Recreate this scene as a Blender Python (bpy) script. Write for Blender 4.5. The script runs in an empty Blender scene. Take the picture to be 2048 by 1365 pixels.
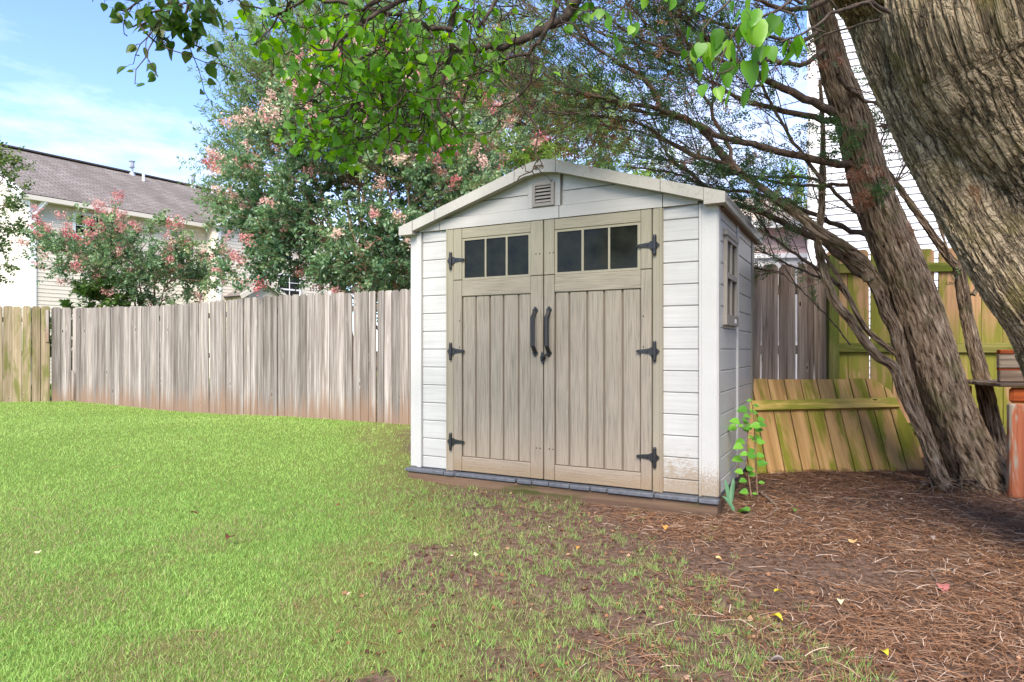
import bpy, bmesh, math, random
import numpy as np
from mathutils import Vector, Matrix
rng = np.random.default_rng(7)
random.seed(7)
R = math.radians
sc = bpy.context.scene
C = sc.collection
# ------------------------------------------------------------------ camera
CAMZ, F, HX, HY = 1.0, 1300.0, 1024.0, 700.0
cam = bpy.data.objects.new('camera', bpy.data.cameras.new('camera')); C.objects.link(cam)
cam.location = (0, 0, CAMZ); cam.rotation_euler = (R(90), 0, 0)
cam.data.sensor_width = 36; cam.data.lens = F/2048*36; cam.data.shift_y = 17.5/2048
cam.data.clip_start = 0.05; cam.data.clip_end = 800
sc.camera = cam
sc.view_settings.view_transform = 'Standard'; sc.view_settings.look = 'None'
sc.view_settings.gamma = 1; sc.view_settings.use_curve_mapping = False
sc.view_settings.exposure = 2.3
# ------------------------------------------------------------------ world
SUN_DIR = Vector((-0.13, -0.72, 0.72)).normalized()
w = bpy.data.worlds.new('World'); sc.world = w; w.use_nodes = True
nt = w.node_tree; nt.nodes.clear()
def wn(t, **k):
    n = nt.nodes.new(t)
    for a, b in k.items(): setattr(n, a, b)
    return n
sky = wn('ShaderNodeTexSky', sky_type='NISHITA', sun_disc=False)
sky.sun_elevation = math.asin(SUN_DIR.z); sky.sun_rotation = math.atan2(SUN_DIR.x, SUN_DIR.y)
sky.air_density = 1.0; sky.dust_density = 0.35; sky.ozone_density = 4.5; sky.altitude = 100
tc = wn('ShaderNodeTexCoord'); mp = wn('ShaderNodeMapping')
mp.inputs['Scale'].default_value = (1, 1, 3.6); mp.inputs['Location'].default_value = (0.35, 0.1, 0.2)
nz = wn('ShaderNodeTexNoise'); nz.inputs['Scale'].default_value = 2.3; nz.inputs['Detail'].default_value = 7; nz.inputs['Roughness'].default_value = 0.6
cr = wn('ShaderNodeValToRGB'); cr.color_ramp.elements[0].position = 0.46; cr.color_ramp.elements[1].position = 0.66
sep = wn('ShaderNodeSeparateXYZ'); mr = wn('ShaderNodeMapRange')
mr.inputs['From Min'].default_value = 0.48; mr.inputs['From Max'].default_value = 0.16
mr.inputs['To Min'].default_value = 0.12; mr.inputs['To Max'].default_value = 1.0
mul = wn('ShaderNodeMath', operation='MULTIPLY'); mx = wn('ShaderNodeMix', data_type='RGBA')
mx.inputs['B'].default_value = (4.3, 4.4, 4.8, 1)
bg = wn('ShaderNodeBackground'); bg.inputs['Strength'].default_value = 0.085; wo = wn('ShaderNodeOutputWorld')
L_ = nt.links.new
L_(tc.outputs['Generated'], mp.inputs[0]); L_(mp.outputs[0], nz.inputs['Vector']); L_(nz.outputs['Fac'], cr.inputs[0])
L_(tc.outputs['Generated'], sep.inputs[0]); L_(sep.outputs['Z'], mr.inputs['Value'])
L_(cr.outputs[0], mul.inputs[0]); L_(mr.outputs[0], mul.inputs[1]); L_(mul.outputs[0], mx.inputs['Factor'])
tint = wn('ShaderNodeMix', data_type='RGBA', blend_type='MULTIPLY'); tint.inputs['Factor'].default_value = 1; tint.inputs['B'].default_value = (.90, .87, 1.0, 1)
L_(sky.outputs[0], tint.inputs['A']); L_(tint.outputs['Result'], mx.inputs['A']); L_(mx.outputs['Result'], bg.inputs[0]); L_(bg.outputs[0], wo.inputs[0])
sun = bpy.data.objects.new('sun', bpy.data.lights.new('sun', 'SUN')); C.objects.link(sun)
sun.data.energy = 2.05; sun.data.angle = R(36); sun.data.color = (1, 0.91, 0.79)
sun.rotation_euler = SUN_DIR.to_track_quat('Z', 'Y').to_euler(); sun.location = (0, 0, 20)

# ------------------------------------------------------------------ helpers
def P(px, py, Y): return np.array([(px-HX)/F*Y, Y, CAMZ-(py-HY)/F*Y])
def sstep(a, b, x):
    t = np.clip((np.asarray(x, float)-a)/(b-a), 0, 1); return t*t*(3-2*t)
_ng = rng.random((64, 64))
def vnoise(x, y, s=1.0, seed=0):
    x = np.asarray(x, float)*s+seed*17.3; y = np.asarray(y, float)*s+seed*7.7
    xi = np.floor(x).astype(int); yi = np.floor(y).astype(int); fx = x-xi; fy = y-yi
    fx = fx*fx*(3-2*fx); fy = fy*fy*(3-2*fy)
    g = lambda i, j: _ng[i % 64, j % 64]
    return (g(xi, yi)*(1-fx)*(1-fy)+g(xi+1, yi)*fx*(1-fy)+g(xi, yi+1)*(1-fx)*fy+g(xi+1, yi+1)*fx*fy)
def fbm(x, y, s=1.0, seed=0):
    return vnoise(x, y, s, seed)*.55+vnoise(x, y, s*2.1, seed+1)*.28+vnoise(x, y, s*4.3, seed+2)*.17
def gz(x, y):
    x = np.asarray(x, float); y = np.asarray(y, float)
    b = -0.10+0.10*sstep(3.6, 8.8, y)+0.055*sstep(1.2, 2.6, x)*sstep(3.8, 5.2, y)
    lx = (x+.849)*.883-(y-5.513)*.469; ly = (x+.849)*.469+(y-5.513)*.883
    b = b-0.028*sstep(-.2, .3, lx)*sstep(2.8, 2.3, lx)*np.exp(-((ly+.12)/.35)**2)
    b = b-0.05*np.exp(-((x+5.8)**2/4+(y-11.2)**2/3))
    return b+0.02*(fbm(x, y, .9, 3)-.5)+0.012*(fbm(x, y, 4, 5)-.5)

class MB:
    def __init__(s): s.v = []; s.f = []; s.n = 0; s.uv = []; s.tone = []; s.mi = []
    def add(s, v, f, uv=None, tone=None, mi=0):
        v = np.asarray(v, float); f = np.asarray(f, int)
        s.v.append(v); s.f.append(f+s.n); s.n += len(v)
        s.uv.append(uv if uv is not None else np.zeros((f.size, 2)))
        t = 0.5 if tone is None else tone
        s.tone.append(np.broadcast_to(np.asarray(t, float), (len(f),)).copy()); s.mi.append(np.full(len(f), mi))
        return s
    def box(s, x0, x1, y0, y1, z0, z1, ch=0.0, M=None, mi=0, faces='all'):
        if ch <= 0:
            v = np.array([[x, y, z] for z in (z0, z1) for y in (y0, y1) for x in (x0, x1)])
            f = [[0, 2, 3, 1], [4, 5, 7, 6], [0, 1, 5, 4], [2, 6, 7, 3], [0, 4, 6, 2], [1, 3, 7, 5]]
        else:
            c = min(ch, (x1-x0)*.45, (y1-y0)*.45, (z1-z0)*.45)
            v = []; f = []; idx = {}
            X = (x0, x1); Yy = (y0, y1); Z = (z0, z1)
            for i in (0, 1):
                for j in (0, 1):
                    for k in (0, 1):
                        p = [X[i], Yy[j], Z[k]]; sg = (1-2*i, 1-2*j, 1-2*k)
                        for a in range(3):
                            q = [p[b]+(sg[b]*c if b != a else 0) for b in range(3)]
                            idx[i, j, k, a] = len(v); v.append(q)
            def quad(l): f.append(l)
            for a in range(3):
                b, d = [t for t in range(3) if t != a]
                for sd in (0, 1):
                    l = []
                    for (p, q) in ((0, 0), (1, 0), (1, 1), (0, 1)):
                        key = [0]*3; key[a] = sd; key[b] = p; key[d] = q
                        l.append(idx[key[0], key[1], key[2], a])
                    flip = (sd == 1) ^ (a == 1)
                    quad(l if flip else l[::-1])
            for a in range(3):
                b, d = [t for t in range(3) if t != a]
                for p in (0, 1):
                    for q in (0, 1):
                        l = []
                        for sd in (0, 1):
                            key = [0]*3; key[a] = sd; key[b] = p; key[d] = q; l.append((tuple(key)))
                        quad([idx[l[0]+(b,)], idx[l[0]+(d,)], idx[l[1]+(d,)], idx[l[1]+(b,)]])
            for i in (0, 1):
                for j in (0, 1):
                    for k in (0, 1):
                        f.append([idx[i, j, k, 0], idx[i, j, k, 1], idx[i, j, k, 2]])
            v = np.array(v)
            if M is not None: v = xf(M, v)
            q = [a for a in f if len(a) == 4]; t = [a for a in f if len(a) == 3]
            n0 = s.n
            s.add(v, q, mi=mi); s.v.append(np.zeros((0, 3)))
            s.f.append(np.array(t)+n0); s.uv.append(np.zeros((24, 2))); s.tone.append(np.full(8, .5)); s.mi.append(np.full(8, mi))
            return s
        if M is not None: v = xf(M, v)
        return s.add(v, f, mi=mi)
    def prism(s, poly, y0, y1, mi=0, axis='y', M=None):
        """polygon in (x,z) extruded along y"""
        p = np.asarray(poly, float); n = len(p)
        a = np.c_[p[:, 0], np.full(n, y0), p[:, 1]]; b = np.c_[p[:, 0], np.full(n, y1), p[:, 1]]
        v = np.r_[a, b]
        if axis == 'x': v = v[:, [1, 0, 2]]
        if axis == 'z': v = v[:, [0, 2, 1]]
        if M is not None: v = xf(M, v)
        s.add(v, [[i, (i+1) % n, n+(i+1) % n, n+i] for i in range(n)], mi=mi)
        s._ng = getattr(s, '_ng', []); s._ng.append(([i+s.n-2*n for i in range(n)][::-1], mi)); s._ng.append(([i+s.n-n for i in range(n)], mi))
        return s
    def tube(s, pts, rad, sides=6, tone=None, us=1.0, cap=False, mi=0):
        p = np.asarray(pts, float); n = len(p); r = np.broadcast_to(np.asarray(rad, float), (n,))
        t = np.gradient(p, axis=0); t /= np.linalg.norm(t, axis=1)[:, None]+1e-9
        ref = np.array([0.31, 0.22, 0.92]) if abs(t[0, 2]) < .8 else np.array([.95, .2, .1])
        u = np.zeros_like(p); a = np.cross(t[0], ref); a /= np.linalg.norm(a)
        for i in range(n):
            a = a-np.dot(a, t[i])*t[i]; a /= np.linalg.norm(a)+1e-9; u[i] = a
        b = np.cross(t, u)
        th = np.arange(sides)/sides*2*np.pi
        v = p[:, None]+(u[:, None]*np.cos(th)[None, :, None]+b[:, None]*np.sin(th)[None, :, None])*r[:, None, None]
        v = v.reshape(-1, 3)
        i = np.arange(n-1)[:, None]*sides; j = np.arange(sides)[None]; j2 = (j+1) % sides
        f = np.stack([i+j, i+j2, i+sides+j2, i+sides+j], -1).reshape(-1, 4)
        d = np.r_[0, np.cumsum(np.linalg.norm(np.diff(p, axis=0), axis=1))]
        rm = r.mean()*2*np.pi
        U = np.stack([j+0*i, j+1+0*i, j+1+0*i, j+0*i], -1)/sides*rm
        ii = np.arange(n-1)[:, None]+0*j
        V = np.stack([d[ii], d[ii], d[ii+1], d[ii+1]], -1)
        uv = np.stack([U, V], -1).reshape(-1, 2)*us
        s.add(v, f, uv=uv, tone=tone, mi=mi)
        if cap:
            s._ng = getattr(s, '_ng', []); n0 = s.n-n*sides
            s._ng.append(([n0+k for k in range(sides)][::-1], mi)); s._ng.append(([n0+(n-1)*sides+k for k in range(sides)], mi))
        return s
    def mesh(s, name, smooth=False):
        v = np.concatenate(s.v) if s.v else np.zeros((0, 3)); me = bpy.data.meshes.new(name)
        loops = []; tot = []; uv = []; tone = []; mi = []
        for f, u, t, m in zip(s.f, s.uv, s.tone, s.mi):
            if f.size == 0: continue
            loops.append(f.ravel()); tot.append(np.full(len(f), f.shape[1])); uv.append(np.asarray(u).reshape(-1, 2)); tone.append(t); mi.append(m)
        for l, m in getattr(s, '_ng', []):
            loops.append(np.array(l)); tot.append(np.array([len(l)])); uv.append(np.zeros((len(l), 2))); tone.append(np.array([.5])); mi.append(np.array([m]))
        loops = np.concatenate(loops).astype(np.int32); tot = np.concatenate(tot).astype(np.int32)
        me.vertices.add(len(v)); me.vertices.foreach_set('co', v.astype(np.float32).ravel())
        me.loops.add(len(loops)); me.loops.foreach_set('vertex_index', loops)
        me.polygons.add(len(tot)); me.polygons.foreach_set('loop_start', np.r_[0, np.cumsum(tot)[:-1]].astype(np.int32))
        me.polygons.foreach_set('loop_total', tot)
        me.polygons.foreach_set('material_index', np.concatenate(mi).astype(np.int32))
        me.polygons.foreach_set('use_smooth', np.full(len(tot), smooth))
        ul = me.uv_layers.new(name='UVMap'); ul.data.foreach_set('uv', np.concatenate(uv).astype(np.float32).ravel())
        at = me.attributes.new('tone', 'FLOAT', 'FACE'); at.data.foreach_set('value', np.concatenate(tone).astype(np.float32))
        me.update(calc_edges=True); me.validate()
        return me
def xf(M, v): M = np.array(M); return v@M[:3, :3].T+M[:3, 3]
def fixn(me):
    bm = bmesh.new(); bm.from_mesh(me); bmesh.ops.recalc_face_normals(bm, faces=bm.faces); bm.to_mesh(me); bm.free(); return me

def link(name, me, mats, parent=None):
    if isinstance(me, MB): me = me.mesh(name)
    o = bpy.data.objects.new(name, me); C.objects.link(o)
    if mats is not None and len(me.materials) == 0:
        for m in (mats if isinstance(mats, (list, tuple)) else [mats]): me.materials.append(m)
    if parent is not None: o.parent = parent
    return o
def part(name, mb, mats, parent, smooth=False, fix=True, label=None, stuff=False, loc=None):
    me = mb.mesh(name, smooth) if isinstance(mb, MB) else mb
    if fix and len(me.polygons) < 5000: fixn(me)
    o = link(name, me, mats, parent)
    if label: o['label'] = label
    if stuff: o['kind'] = 'stuff'
    if loc is not None: o.location = loc
    return o
def tag(o, label, cat, group=None):
    o['label'] = label; o['category'] = cat
    if group: o['group'] = group
    return o
def thing(name, label, cat, loc=(0, 0, 0), rz=0, group=None):
    o = bpy.data.objects.new(name, None); C.objects.link(o); o.empty_display_size = .1
    o.location = loc; o.rotation_euler = (0, 0, rz)
    return tag(o, label, cat, group)
def struct(name, mb, mats, smooth=False):
    o = link(name, mb.mesh(name, smooth), mats); o['kind'] = 'structure'; return o

# ------------------------------------------------------------------ materials
class NM:
    def __init__(s, name):
        s.m = bpy.data.materials.new(name); s.m.use_nodes = True; s.t = s.m.node_tree
        s.b = s.t.nodes['Principled BSDF']; s.o = s.t.nodes['Material Output']; s.b.inputs['Specular IOR Level'].default_value = .3
    def n(s, t, **k):
        n = s.t.nodes.new(t)
        for a, b in k.items():
            setattr(n, a, b)
        return n
    def l(s, a, b): s.t.links.new(a, b)
    def val(s, x, sock):
        if hasattr(x, 'is_output'): s.l(x, sock)
        else: sock.default_value = x
    def coord(s, which='Object', scale=(1, 1, 1), rnd=False, loc=(0, 0, 0)):
        tc = s.n('ShaderNodeTexCoord'); out = tc.outputs[which]
        if rnd:
            oi = s.n('ShaderNodeObjectInfo'); vm = s.n('ShaderNodeVectorMath', operation='MULTIPLY_ADD')
            cb = s.n('ShaderNodeCombineXYZ'); s.l(oi.outputs['Random'], cb.inputs[0]); s.l(oi.outputs['Random'], cb.inputs[1]); s.l(oi.outputs['Random'], cb.inputs[2])
            s.l(cb.outputs[0], vm.inputs[0]); vm.inputs[1].default_value = (37, 53, 71); s.l(out, vm.inputs[2]); out = vm.outputs[0]
        m = s.n('ShaderNodeMapping'); m.inputs['Scale'].default_value = scale; m.inputs['Location'].default_value = loc
        s.l(out, m.inputs[0]); return m.outputs[0]
    def noise(s, vec, scale=5, detail=4, rough=.5, dist=0):
        n = s.n('ShaderNodeTexNoise'); n.inputs['Scale'].default_value = scale; n.inputs['Detail'].default_value = detail
        n.inputs['Roughness'].default_value = rough; n.inputs['Distortion'].default_value = dist
        s.l(vec, n.inputs['Vector']); return n.outputs['Fac']
    def vor(s, vec, scale=5, feature='F1', out='Distance', rand=1.0):
        n = s.n('ShaderNodeTexVoronoi', feature=feature); n.inputs['Scale'].default_value = scale; n.inputs['Randomness'].default_value = rand
        s.l(vec, n.inputs['Vector']); return n.outputs[out]
    def ramp(s, fac, stops, interp='LINEAR'):
        n = s.n('ShaderNodeValToRGB'); r = n.color_ramp; r.interpolation = interp
        while len(r.elements) < len(stops): r.elements.new(.5)
        for e, (p, c) in zip(r.elements, stops):
            e.position = p; e.color = (c, c, c, 1) if isinstance(c, (int, float)) else (*c, 1)
        s.l(fac, n.inputs[0]); return n.outputs[0]
    def math(s, op, a, b=0.5, c=None, clamp=False):
        n = s.n('ShaderNodeMath', operation=op); n.use_clamp = clamp; s.val(a, n.inputs[0]); s.val(b, n.inputs[1])
        if c is not None: s.val(c, n.inputs[2])
        return n.outputs[0]
    def mix(s, fac, a, b, bt='MIX'):
        n = s.n('ShaderNodeMix', data_type='RGBA', blend_type=bt); s.val(fac, n.inputs['Factor'])
        s.val(a if hasattr(a, 'is_output') else (*a, 1), n.inputs['A']); s.val(b if hasattr(b, 'is_output') else (*b, 1), n.inputs['B']); return n.outputs['Result']
    def sep(s, vec):
        n = s.n('ShaderNodeSeparateXYZ'); s.l(vec, n.inputs[0]); return n.outputs
    def rand(s): return s.n('ShaderNodeObjectInfo').outputs['Random']
    def attr(s, name='tone'): return s.n('ShaderNodeAttribute', attribute_name=name).outputs['Fac']
    def rng(s, v, a, b, c=0., d=1.):
        n = s.n('ShaderNodeMapRange', interpolation_type='SMOOTHSTEP'); s.val(v, n.inputs['Value'])
        for k, x in zip(('From Min', 'From Max', 'To Min', 'To Max'), (a, b, c, d)): n.inputs[k].default_value = x
        return n.outputs[0]
    def hsv(s, col, h=.5, sa=1., v=1.):
        n = s.n('ShaderNodeHueSaturation'); s.val(h, n.inputs['Hue']); s.val(sa, n.inputs['Saturation']); s.val(v, n.inputs['Value']); s.l(col, n.inputs['Color']); return n.outputs[0]
    def bump(s, h, strength=.5, dist=.01, prev=None):
        n = s.n('ShaderNodeBump'); n.inputs['Strength'].default_value = strength; n.inputs['Distance'].default_value = dist
        s.l(h, n.inputs['Height'])
        if prev is not None: s.l(prev, n.inputs['Normal'])
        return n.outputs[0]
    def out(s, col=None, rough=.6, normal=None, metal=0, spec=None):
        if col is not None: s.val(col if hasattr(col, 'is_output') else (*col, 1), s.b.inputs['Base Color'])
        s.val(rough, s.b.inputs['Roughness']); s.b.inputs['Metallic'].default_value = metal
        if spec is not None: s.b.inputs['Specular IOR Level'].default_value = spec
        if normal is not None: s.l(normal, s.b.inputs['Normal'])
        return s.m

def leafmat(name, stops, trans=.35, rough=.45, transcol=None, hue_obj=False, spec=.35):
    k = NM(name); t = k.attr('tone')
    col = k.ramp(t, stops)
    k.out(col, rough, spec=spec)
    tr = k.n('ShaderNodeBsdfTranslucent'); tcol = k.hsv(col, .485, 1.15, 1.5) if transcol is None else k.mix(.5, col, transcol)
    k.l(tcol, tr.inputs[0])
    ms = k.n('ShaderNodeMixShader'); ms.inputs[0].default_value = trans
    k.l(k.b.outputs[0], ms.inputs[1]); k.l(tr.outputs[0], ms.inputs[2]); k.l(ms.outputs[0], k.o.inputs[0])
    return k.m

def woodmat(name, pale, mid, dark, axis='z', stain=None, green=None, knots=True, bump=.5, vmin=.75, vmax=1.2, greens=(.5, .62), grain=55, topdark=0, gz_=None, edge=None, kn=(9, 2.6)):
    k = NM(name)
    ax = {'z': (1, 1, .028), 'x': (.028, 1, 1), 'y': (1, .028, 1)}[axis]
    v = k.coord('Object', ax, rnd=True)
    g1 = k.noise(v, grain, 6, .62, .15); g2 = k.noise(v, grain*.2, 3, .5, .3)
    g = k.math('ADD', k.math('MULTIPLY', g1, .6), k.math('MULTIPLY', g2, .4))
    col = k.ramp(g, [(.3, dark), (.46, mid), (.62, pale)])
    if green is not None:
        gv = k.coord('Object', tuple(a**.42 for a in ax), rnd=True, loc=(3, 1, 7))
        gn = k.noise(gv, 7 if axis == 'z' else 6, 4, .6, .4)
        gm = k.rng(gn, greens[0], greens[1])
        if gz_ is not None:
            z = k.sep(k.coord('Object'))[2]
            w1 = k.rng(k.math('ABSOLUTE', k.math('SUBTRACT', z, gz_[0])), gz_[1], 0., 0, 1)
            gm = k.math('MAXIMUM', gm, k.math('MULTIPLY', w1, .85))
        col = k.mix(gm, col, k.mix(g1, tuple(c*.45 for c in green), green))
    h = g1
    if knots:
        kv = k.coord('Object', {'z': (kn[0], kn[0], kn[1]), 'x': (kn[1], kn[0], kn[0]), 'y': (kn[0], kn[1], kn[0])}[axis], rnd=True, loc=(11, 5, 2))
        kd = k.vor(kv, 1.0)
        ring = k.rng(kd, .16, .09); core = k.rng(kd, .075, .05)
        col = k.mix(k.math('MULTIPLY', ring, .5), col, pale); col = k.mix(core, col, tuple(c*.12 for c in mid))
    col = k.hsv(col, 0.5, 1, k.math('MULTIPLY_ADD', k.rand(), vmax-vmin, vmin))
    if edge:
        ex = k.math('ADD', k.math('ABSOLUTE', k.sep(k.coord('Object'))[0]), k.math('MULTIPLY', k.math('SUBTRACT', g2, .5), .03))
        col = k.mix(k.math('MULTIPLY', k.rng(ex, edge, edge+.012), .4), col, tuple(c*.6 for c in dark))  # board edges painted darker to stand for the shaded gaps between pickets
    if stain is not None:
        z = k.sep(k.coord('Object'))[2]
        zz = k.math('ADD', z, k.math('MULTIPLY', k.math('SUBTRACT', g2, .5), .9))
        zz = k.math('SUBTRACT', zz, k.math('MULTIPLY', k.rand(), .12))
        col = k.mix(k.math('MULTIPLY', k.rng(zz, .36, -.05), .8), col, stain)
    nb = k.bump(h, bump, .006)
    return k.out(col, .85, nb, spec=.15)

M = {}
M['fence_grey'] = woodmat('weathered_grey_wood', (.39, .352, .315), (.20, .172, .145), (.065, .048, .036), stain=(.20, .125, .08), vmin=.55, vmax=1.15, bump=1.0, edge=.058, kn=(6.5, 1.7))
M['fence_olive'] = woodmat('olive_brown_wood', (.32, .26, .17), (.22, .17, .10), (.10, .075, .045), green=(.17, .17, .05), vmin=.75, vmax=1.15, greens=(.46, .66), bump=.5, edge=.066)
M['fence_brown'] = woodmat('brown_wood', (.42, .33, .26), (.25, .185, .14), (.09, .06, .042), green=(.10, .11, .04), greens=(.56, .7), vmin=.7, vmax=1.25, bump=.7)
M['fence_green'] = woodmat('mossy_treated_wood', (.44, .26, .135), (.33, .185, .09), (.17, .10, .045), green=(.24, .23, .035), greens=(.40, .56), vmin=.8, vmax=1.15, grain=30, gz_=(1.0, .5), bump=.4)
M['rail_green'] = woodmat('mossy_rail_wood', (.28, .25, .07), (.20, .18, .045), (.08, .08, .02), axis='x', green=(.11, .13, .015), greens=(.4, .6), knots=False)
M['post_green'] = woodmat('mossy_post_wood', (.22, .20, .07), (.16, .145, .045), (.07, .065, .02), green=(.13, .15, .025), greens=(.4, .6), knots=False)
M['rail_grey'] = woodmat('grey_rail_wood', (.25, .22, .18), (.15, .13, .10), (.06, .05, .04), axis='x', knots=False)
M['panel_wood'] = woodmat('honey_mossy_wood', (.44, .27, .11), (.31, .175, .065), (.13, .07, .025), green=(.21, .20, .022), greens=(.43, .62), vmin=.75, vmax=1.15, grain=24, bump=.35)
M['panel_rail'] = woodmat('honey_rail_wood', (.42, .30, .09), (.33, .23, .06), (.2, .13, .03), axis='x', green=(.22, .21, .03), greens=(.45, .6), knots=True, grain=24, bump=.35)
M['red_wood_v'] = woodmat('red_stained_wood', (.38, .14, .07), (.28, .085, .038), (.11, .045, .025), green=(.36, .30, .22), greens=(.56, .64), vmin=.9, vmax=1.1, grain=26)
M['red_wood_x'] = woodmat('red_stained_wood_rail', (.34, .085, .02), (.24, .05, .012), (.07, .02, .01), axis='x', vmin=.9, vmax=1.1, grain=26)
M['old_board'] = woodmat('old_dark_board', (.26, .21, .15), (.11, .075, .05), (.03, .02, .015), axis='x', green=(.30, .08, .03), greens=(.6, .68), grain=40)
M['skid'] = woodmat('shed_base_timber', (.17, .11, .07), (.105, .065, .042), (.04, .026, .018), axis='x', green=(.07, .08, .02), greens=(.55, .7), knots=False, grain=30)

def plastic(name, base, axis=None, emboss=.3, dirt=None, mold=None, rough=.5, grain=60, olive=0, streak=.12):
    k = NM(name)
    ax = {'z': (1, 1, .03), 'x': (.035, 1, 1), None: (1, 1, 1)}[axis]
    v = k.coord('Object', ax); g = k.noise(v, grain, 5, .6, .25)
    big = k.noise(k.coord('Object'), 2.2, 3, .5)
    d = tuple(c*(1-streak*2.2) for c in base); u = tuple(min(1, c*(1+streak)) for c in base)
    col = k.ramp(g, [(.33, d), (.5, base), (.68, u)])
    col = k.hsv(col, .5, 1, k.rng(big, .3, .7, .93, 1.05))
    X = k.sep(k.coord('Object'))
    if olive:
        col = k.mix(k.math('MULTIPLY', k.rng(X[2], 1.2, 1.9), olive), col, (.235, .225, .145))
        col = k.mix(k.math('MULTIPLY', k.rng(X[2], .5, .05), .35), col, (.30, .22, .155))
    if dirt:
        sp = k.noise(k.coord('Object', (1, 1, .6) if axis != 'x' else (.35, 1, 1)), 120, 7, .8)
        zr = k.rng(X[2], dirt[0], .02); xr = k.rng(X[0], dirt[1], dirt[2])
        m = k.math('MULTIPLY', zr, xr)
        msk = k.rng(k.math('ADD', sp, k.math('MULTIPLY', m, .30)), .60, .80)
        msk = k.math('MULTIPLY', msk, k.rng(m, .02, .3))
        col = k.mix(k.math('MULTIPLY', msk, .8), col, (.17, .12, .07))
        col = k.mix(k.math('MULTIPLY', k.math('MULTIPLY', m, k.rng(sp, .4, .6)), .38), col, (.33, .24, .14))
    if mold:
        sp = k.noise(k.coord('Object'), 38, 7, .78); s2 = k.noise(k.coord('Object'), 5, 3, .5)
        xr = k.rng(X[0], mold[0], mold[1])
        msk = k.math('MULTIPLY', k.rng(k.math('ADD', sp, k.math('MULTIPLY', s2, .35)), .70, .80), xr)
        col = k.mix(k.math('MULTIPLY', msk, .55), col, (.20, .185, .15))
        col = k.mix(k.math('MULTIPLY', xr, .25), col, (.42, .38, .30))
    return k.out(col, rough, k.bump(g, emboss, .004), spec=.35)
M['siding'] = plastic('light_grey_plastic_siding', (.375, .37, .345), 'x', .35, dirt=(.45, 2.0, 2.2), streak=.05, rough=.45)
M['siding_side'] = plastic('side_plastic_siding', (.40, .395, .37), None, .15, streak=.03, rough=.4, grain=30)
M['post'] = plastic('light_grey_plastic_post', (.40, .393, .365), None, .06, dirt=(.34, 2.2, 2.42), streak=.02, rough=.42)
M['fascia'] = plastic('beige_roof_fascia_plastic', (.32, .305, .265), None, .1, mold=(1.3, 1.55), streak=.04)
M['gable'] = plastic('grey_gable_plastic', (.34, .33, .30), 'x', .25, streak=.03)
M['door_v'] = plastic('taupe_door_plastic_vertical_grain', (.205, .177, .135), 'z', 1.0, dirt=(.22, -1, 0), grain=130, olive=.5, streak=.17, rough=.5)
M['door_x'] = plastic('taupe_door_plastic_horizontal_grain', (.21, .18, .136), 'x', 1.0, dirt=(.18, -1, 0), grain=120, olive=.5, streak=.17, rough=.5)
M['frame'] = plastic('taupe_frame_plastic', (.215, .19, .14), 'z', .15, dirt=(.3, 2, 2.1), olive=.5, streak=.06)
M['groove'] = NM('door_groove_plastic').out((.13, .105, .075), .6)
M['vent'] = NM('brown_vent_plastic').out((.22, .20, .17), .55)
def simple(name, col, rough=.5, metal=0, spec=.3, nscale=40, var=.12, bump=.1):
    k = NM(name); n = k.noise(k.coord('Object'), nscale, 4, .6)
    c = k.ramp(n, [(.3, tuple(a*(1-var) for a in col)), (.7, tuple(min(1, a*(1+var)) for a in col))])
    return k.out(c, rough, k.bump(n, bump, .003), metal=metal, spec=spec)
M['black'] = simple('black_cast_hardware', (.012, .012, .013), .38, spec=.5, nscale=90, bump=.2)
M['hole'] = NM('dark_hole').out((.006, .006, .006), .9)
M['rubber'] = simple('grey_rubber_threshold', (.085, .09, .10), .55, nscale=30, var=.3, bump=.3)
M['underlip'] = simple('brown_soffit_plastic', (.20, .14, .095), .7)
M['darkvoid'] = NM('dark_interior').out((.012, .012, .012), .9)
def glassm():
    k = NM('dark_window_glass'); n = k.noise(k.coord('Object'), 6, 4, .6)
    return k.out(k.ramp(n, [(.35, (.007, .008, .007)), (.7, (.020, .022, .015))]), k.rng(n, .3, .7, .08, .18), spec=.12)  # olive mottling puts a dim greenish reflection into the pane colour
M['glass'] = glassm()
M['white_trim'] = simple('white_trim_paint', (.74, .73, .71), .5, var=.03)
M['cream_trim'] = simple('cream_trim_paint', (.60, .55, .46), .55, var=.04)
def sidingm(name, col, var=.04):
    k = NM(name); n = k.noise(k.coord('Object', (.3, .3, 1)), 3, 5, .6)
    return k.out(k.ramp(n, [(.3, tuple(a*(1-var) for a in col)), (.7, col)]), .55, spec=.3)
M['cream_siding'] = sidingm('cream_vinyl_siding', (.66, .60, .49), .06)
M['white_siding'] = sidingm('white_vinyl_siding', (.60, .60, .61))
M['pink_siding'] = sidingm('pale_pink_vinyl_siding', (.70, .50, .46))
M['metal'] = simple('galvanised_metal', (.36, .37, .39), .45, metal=.6)
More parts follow.
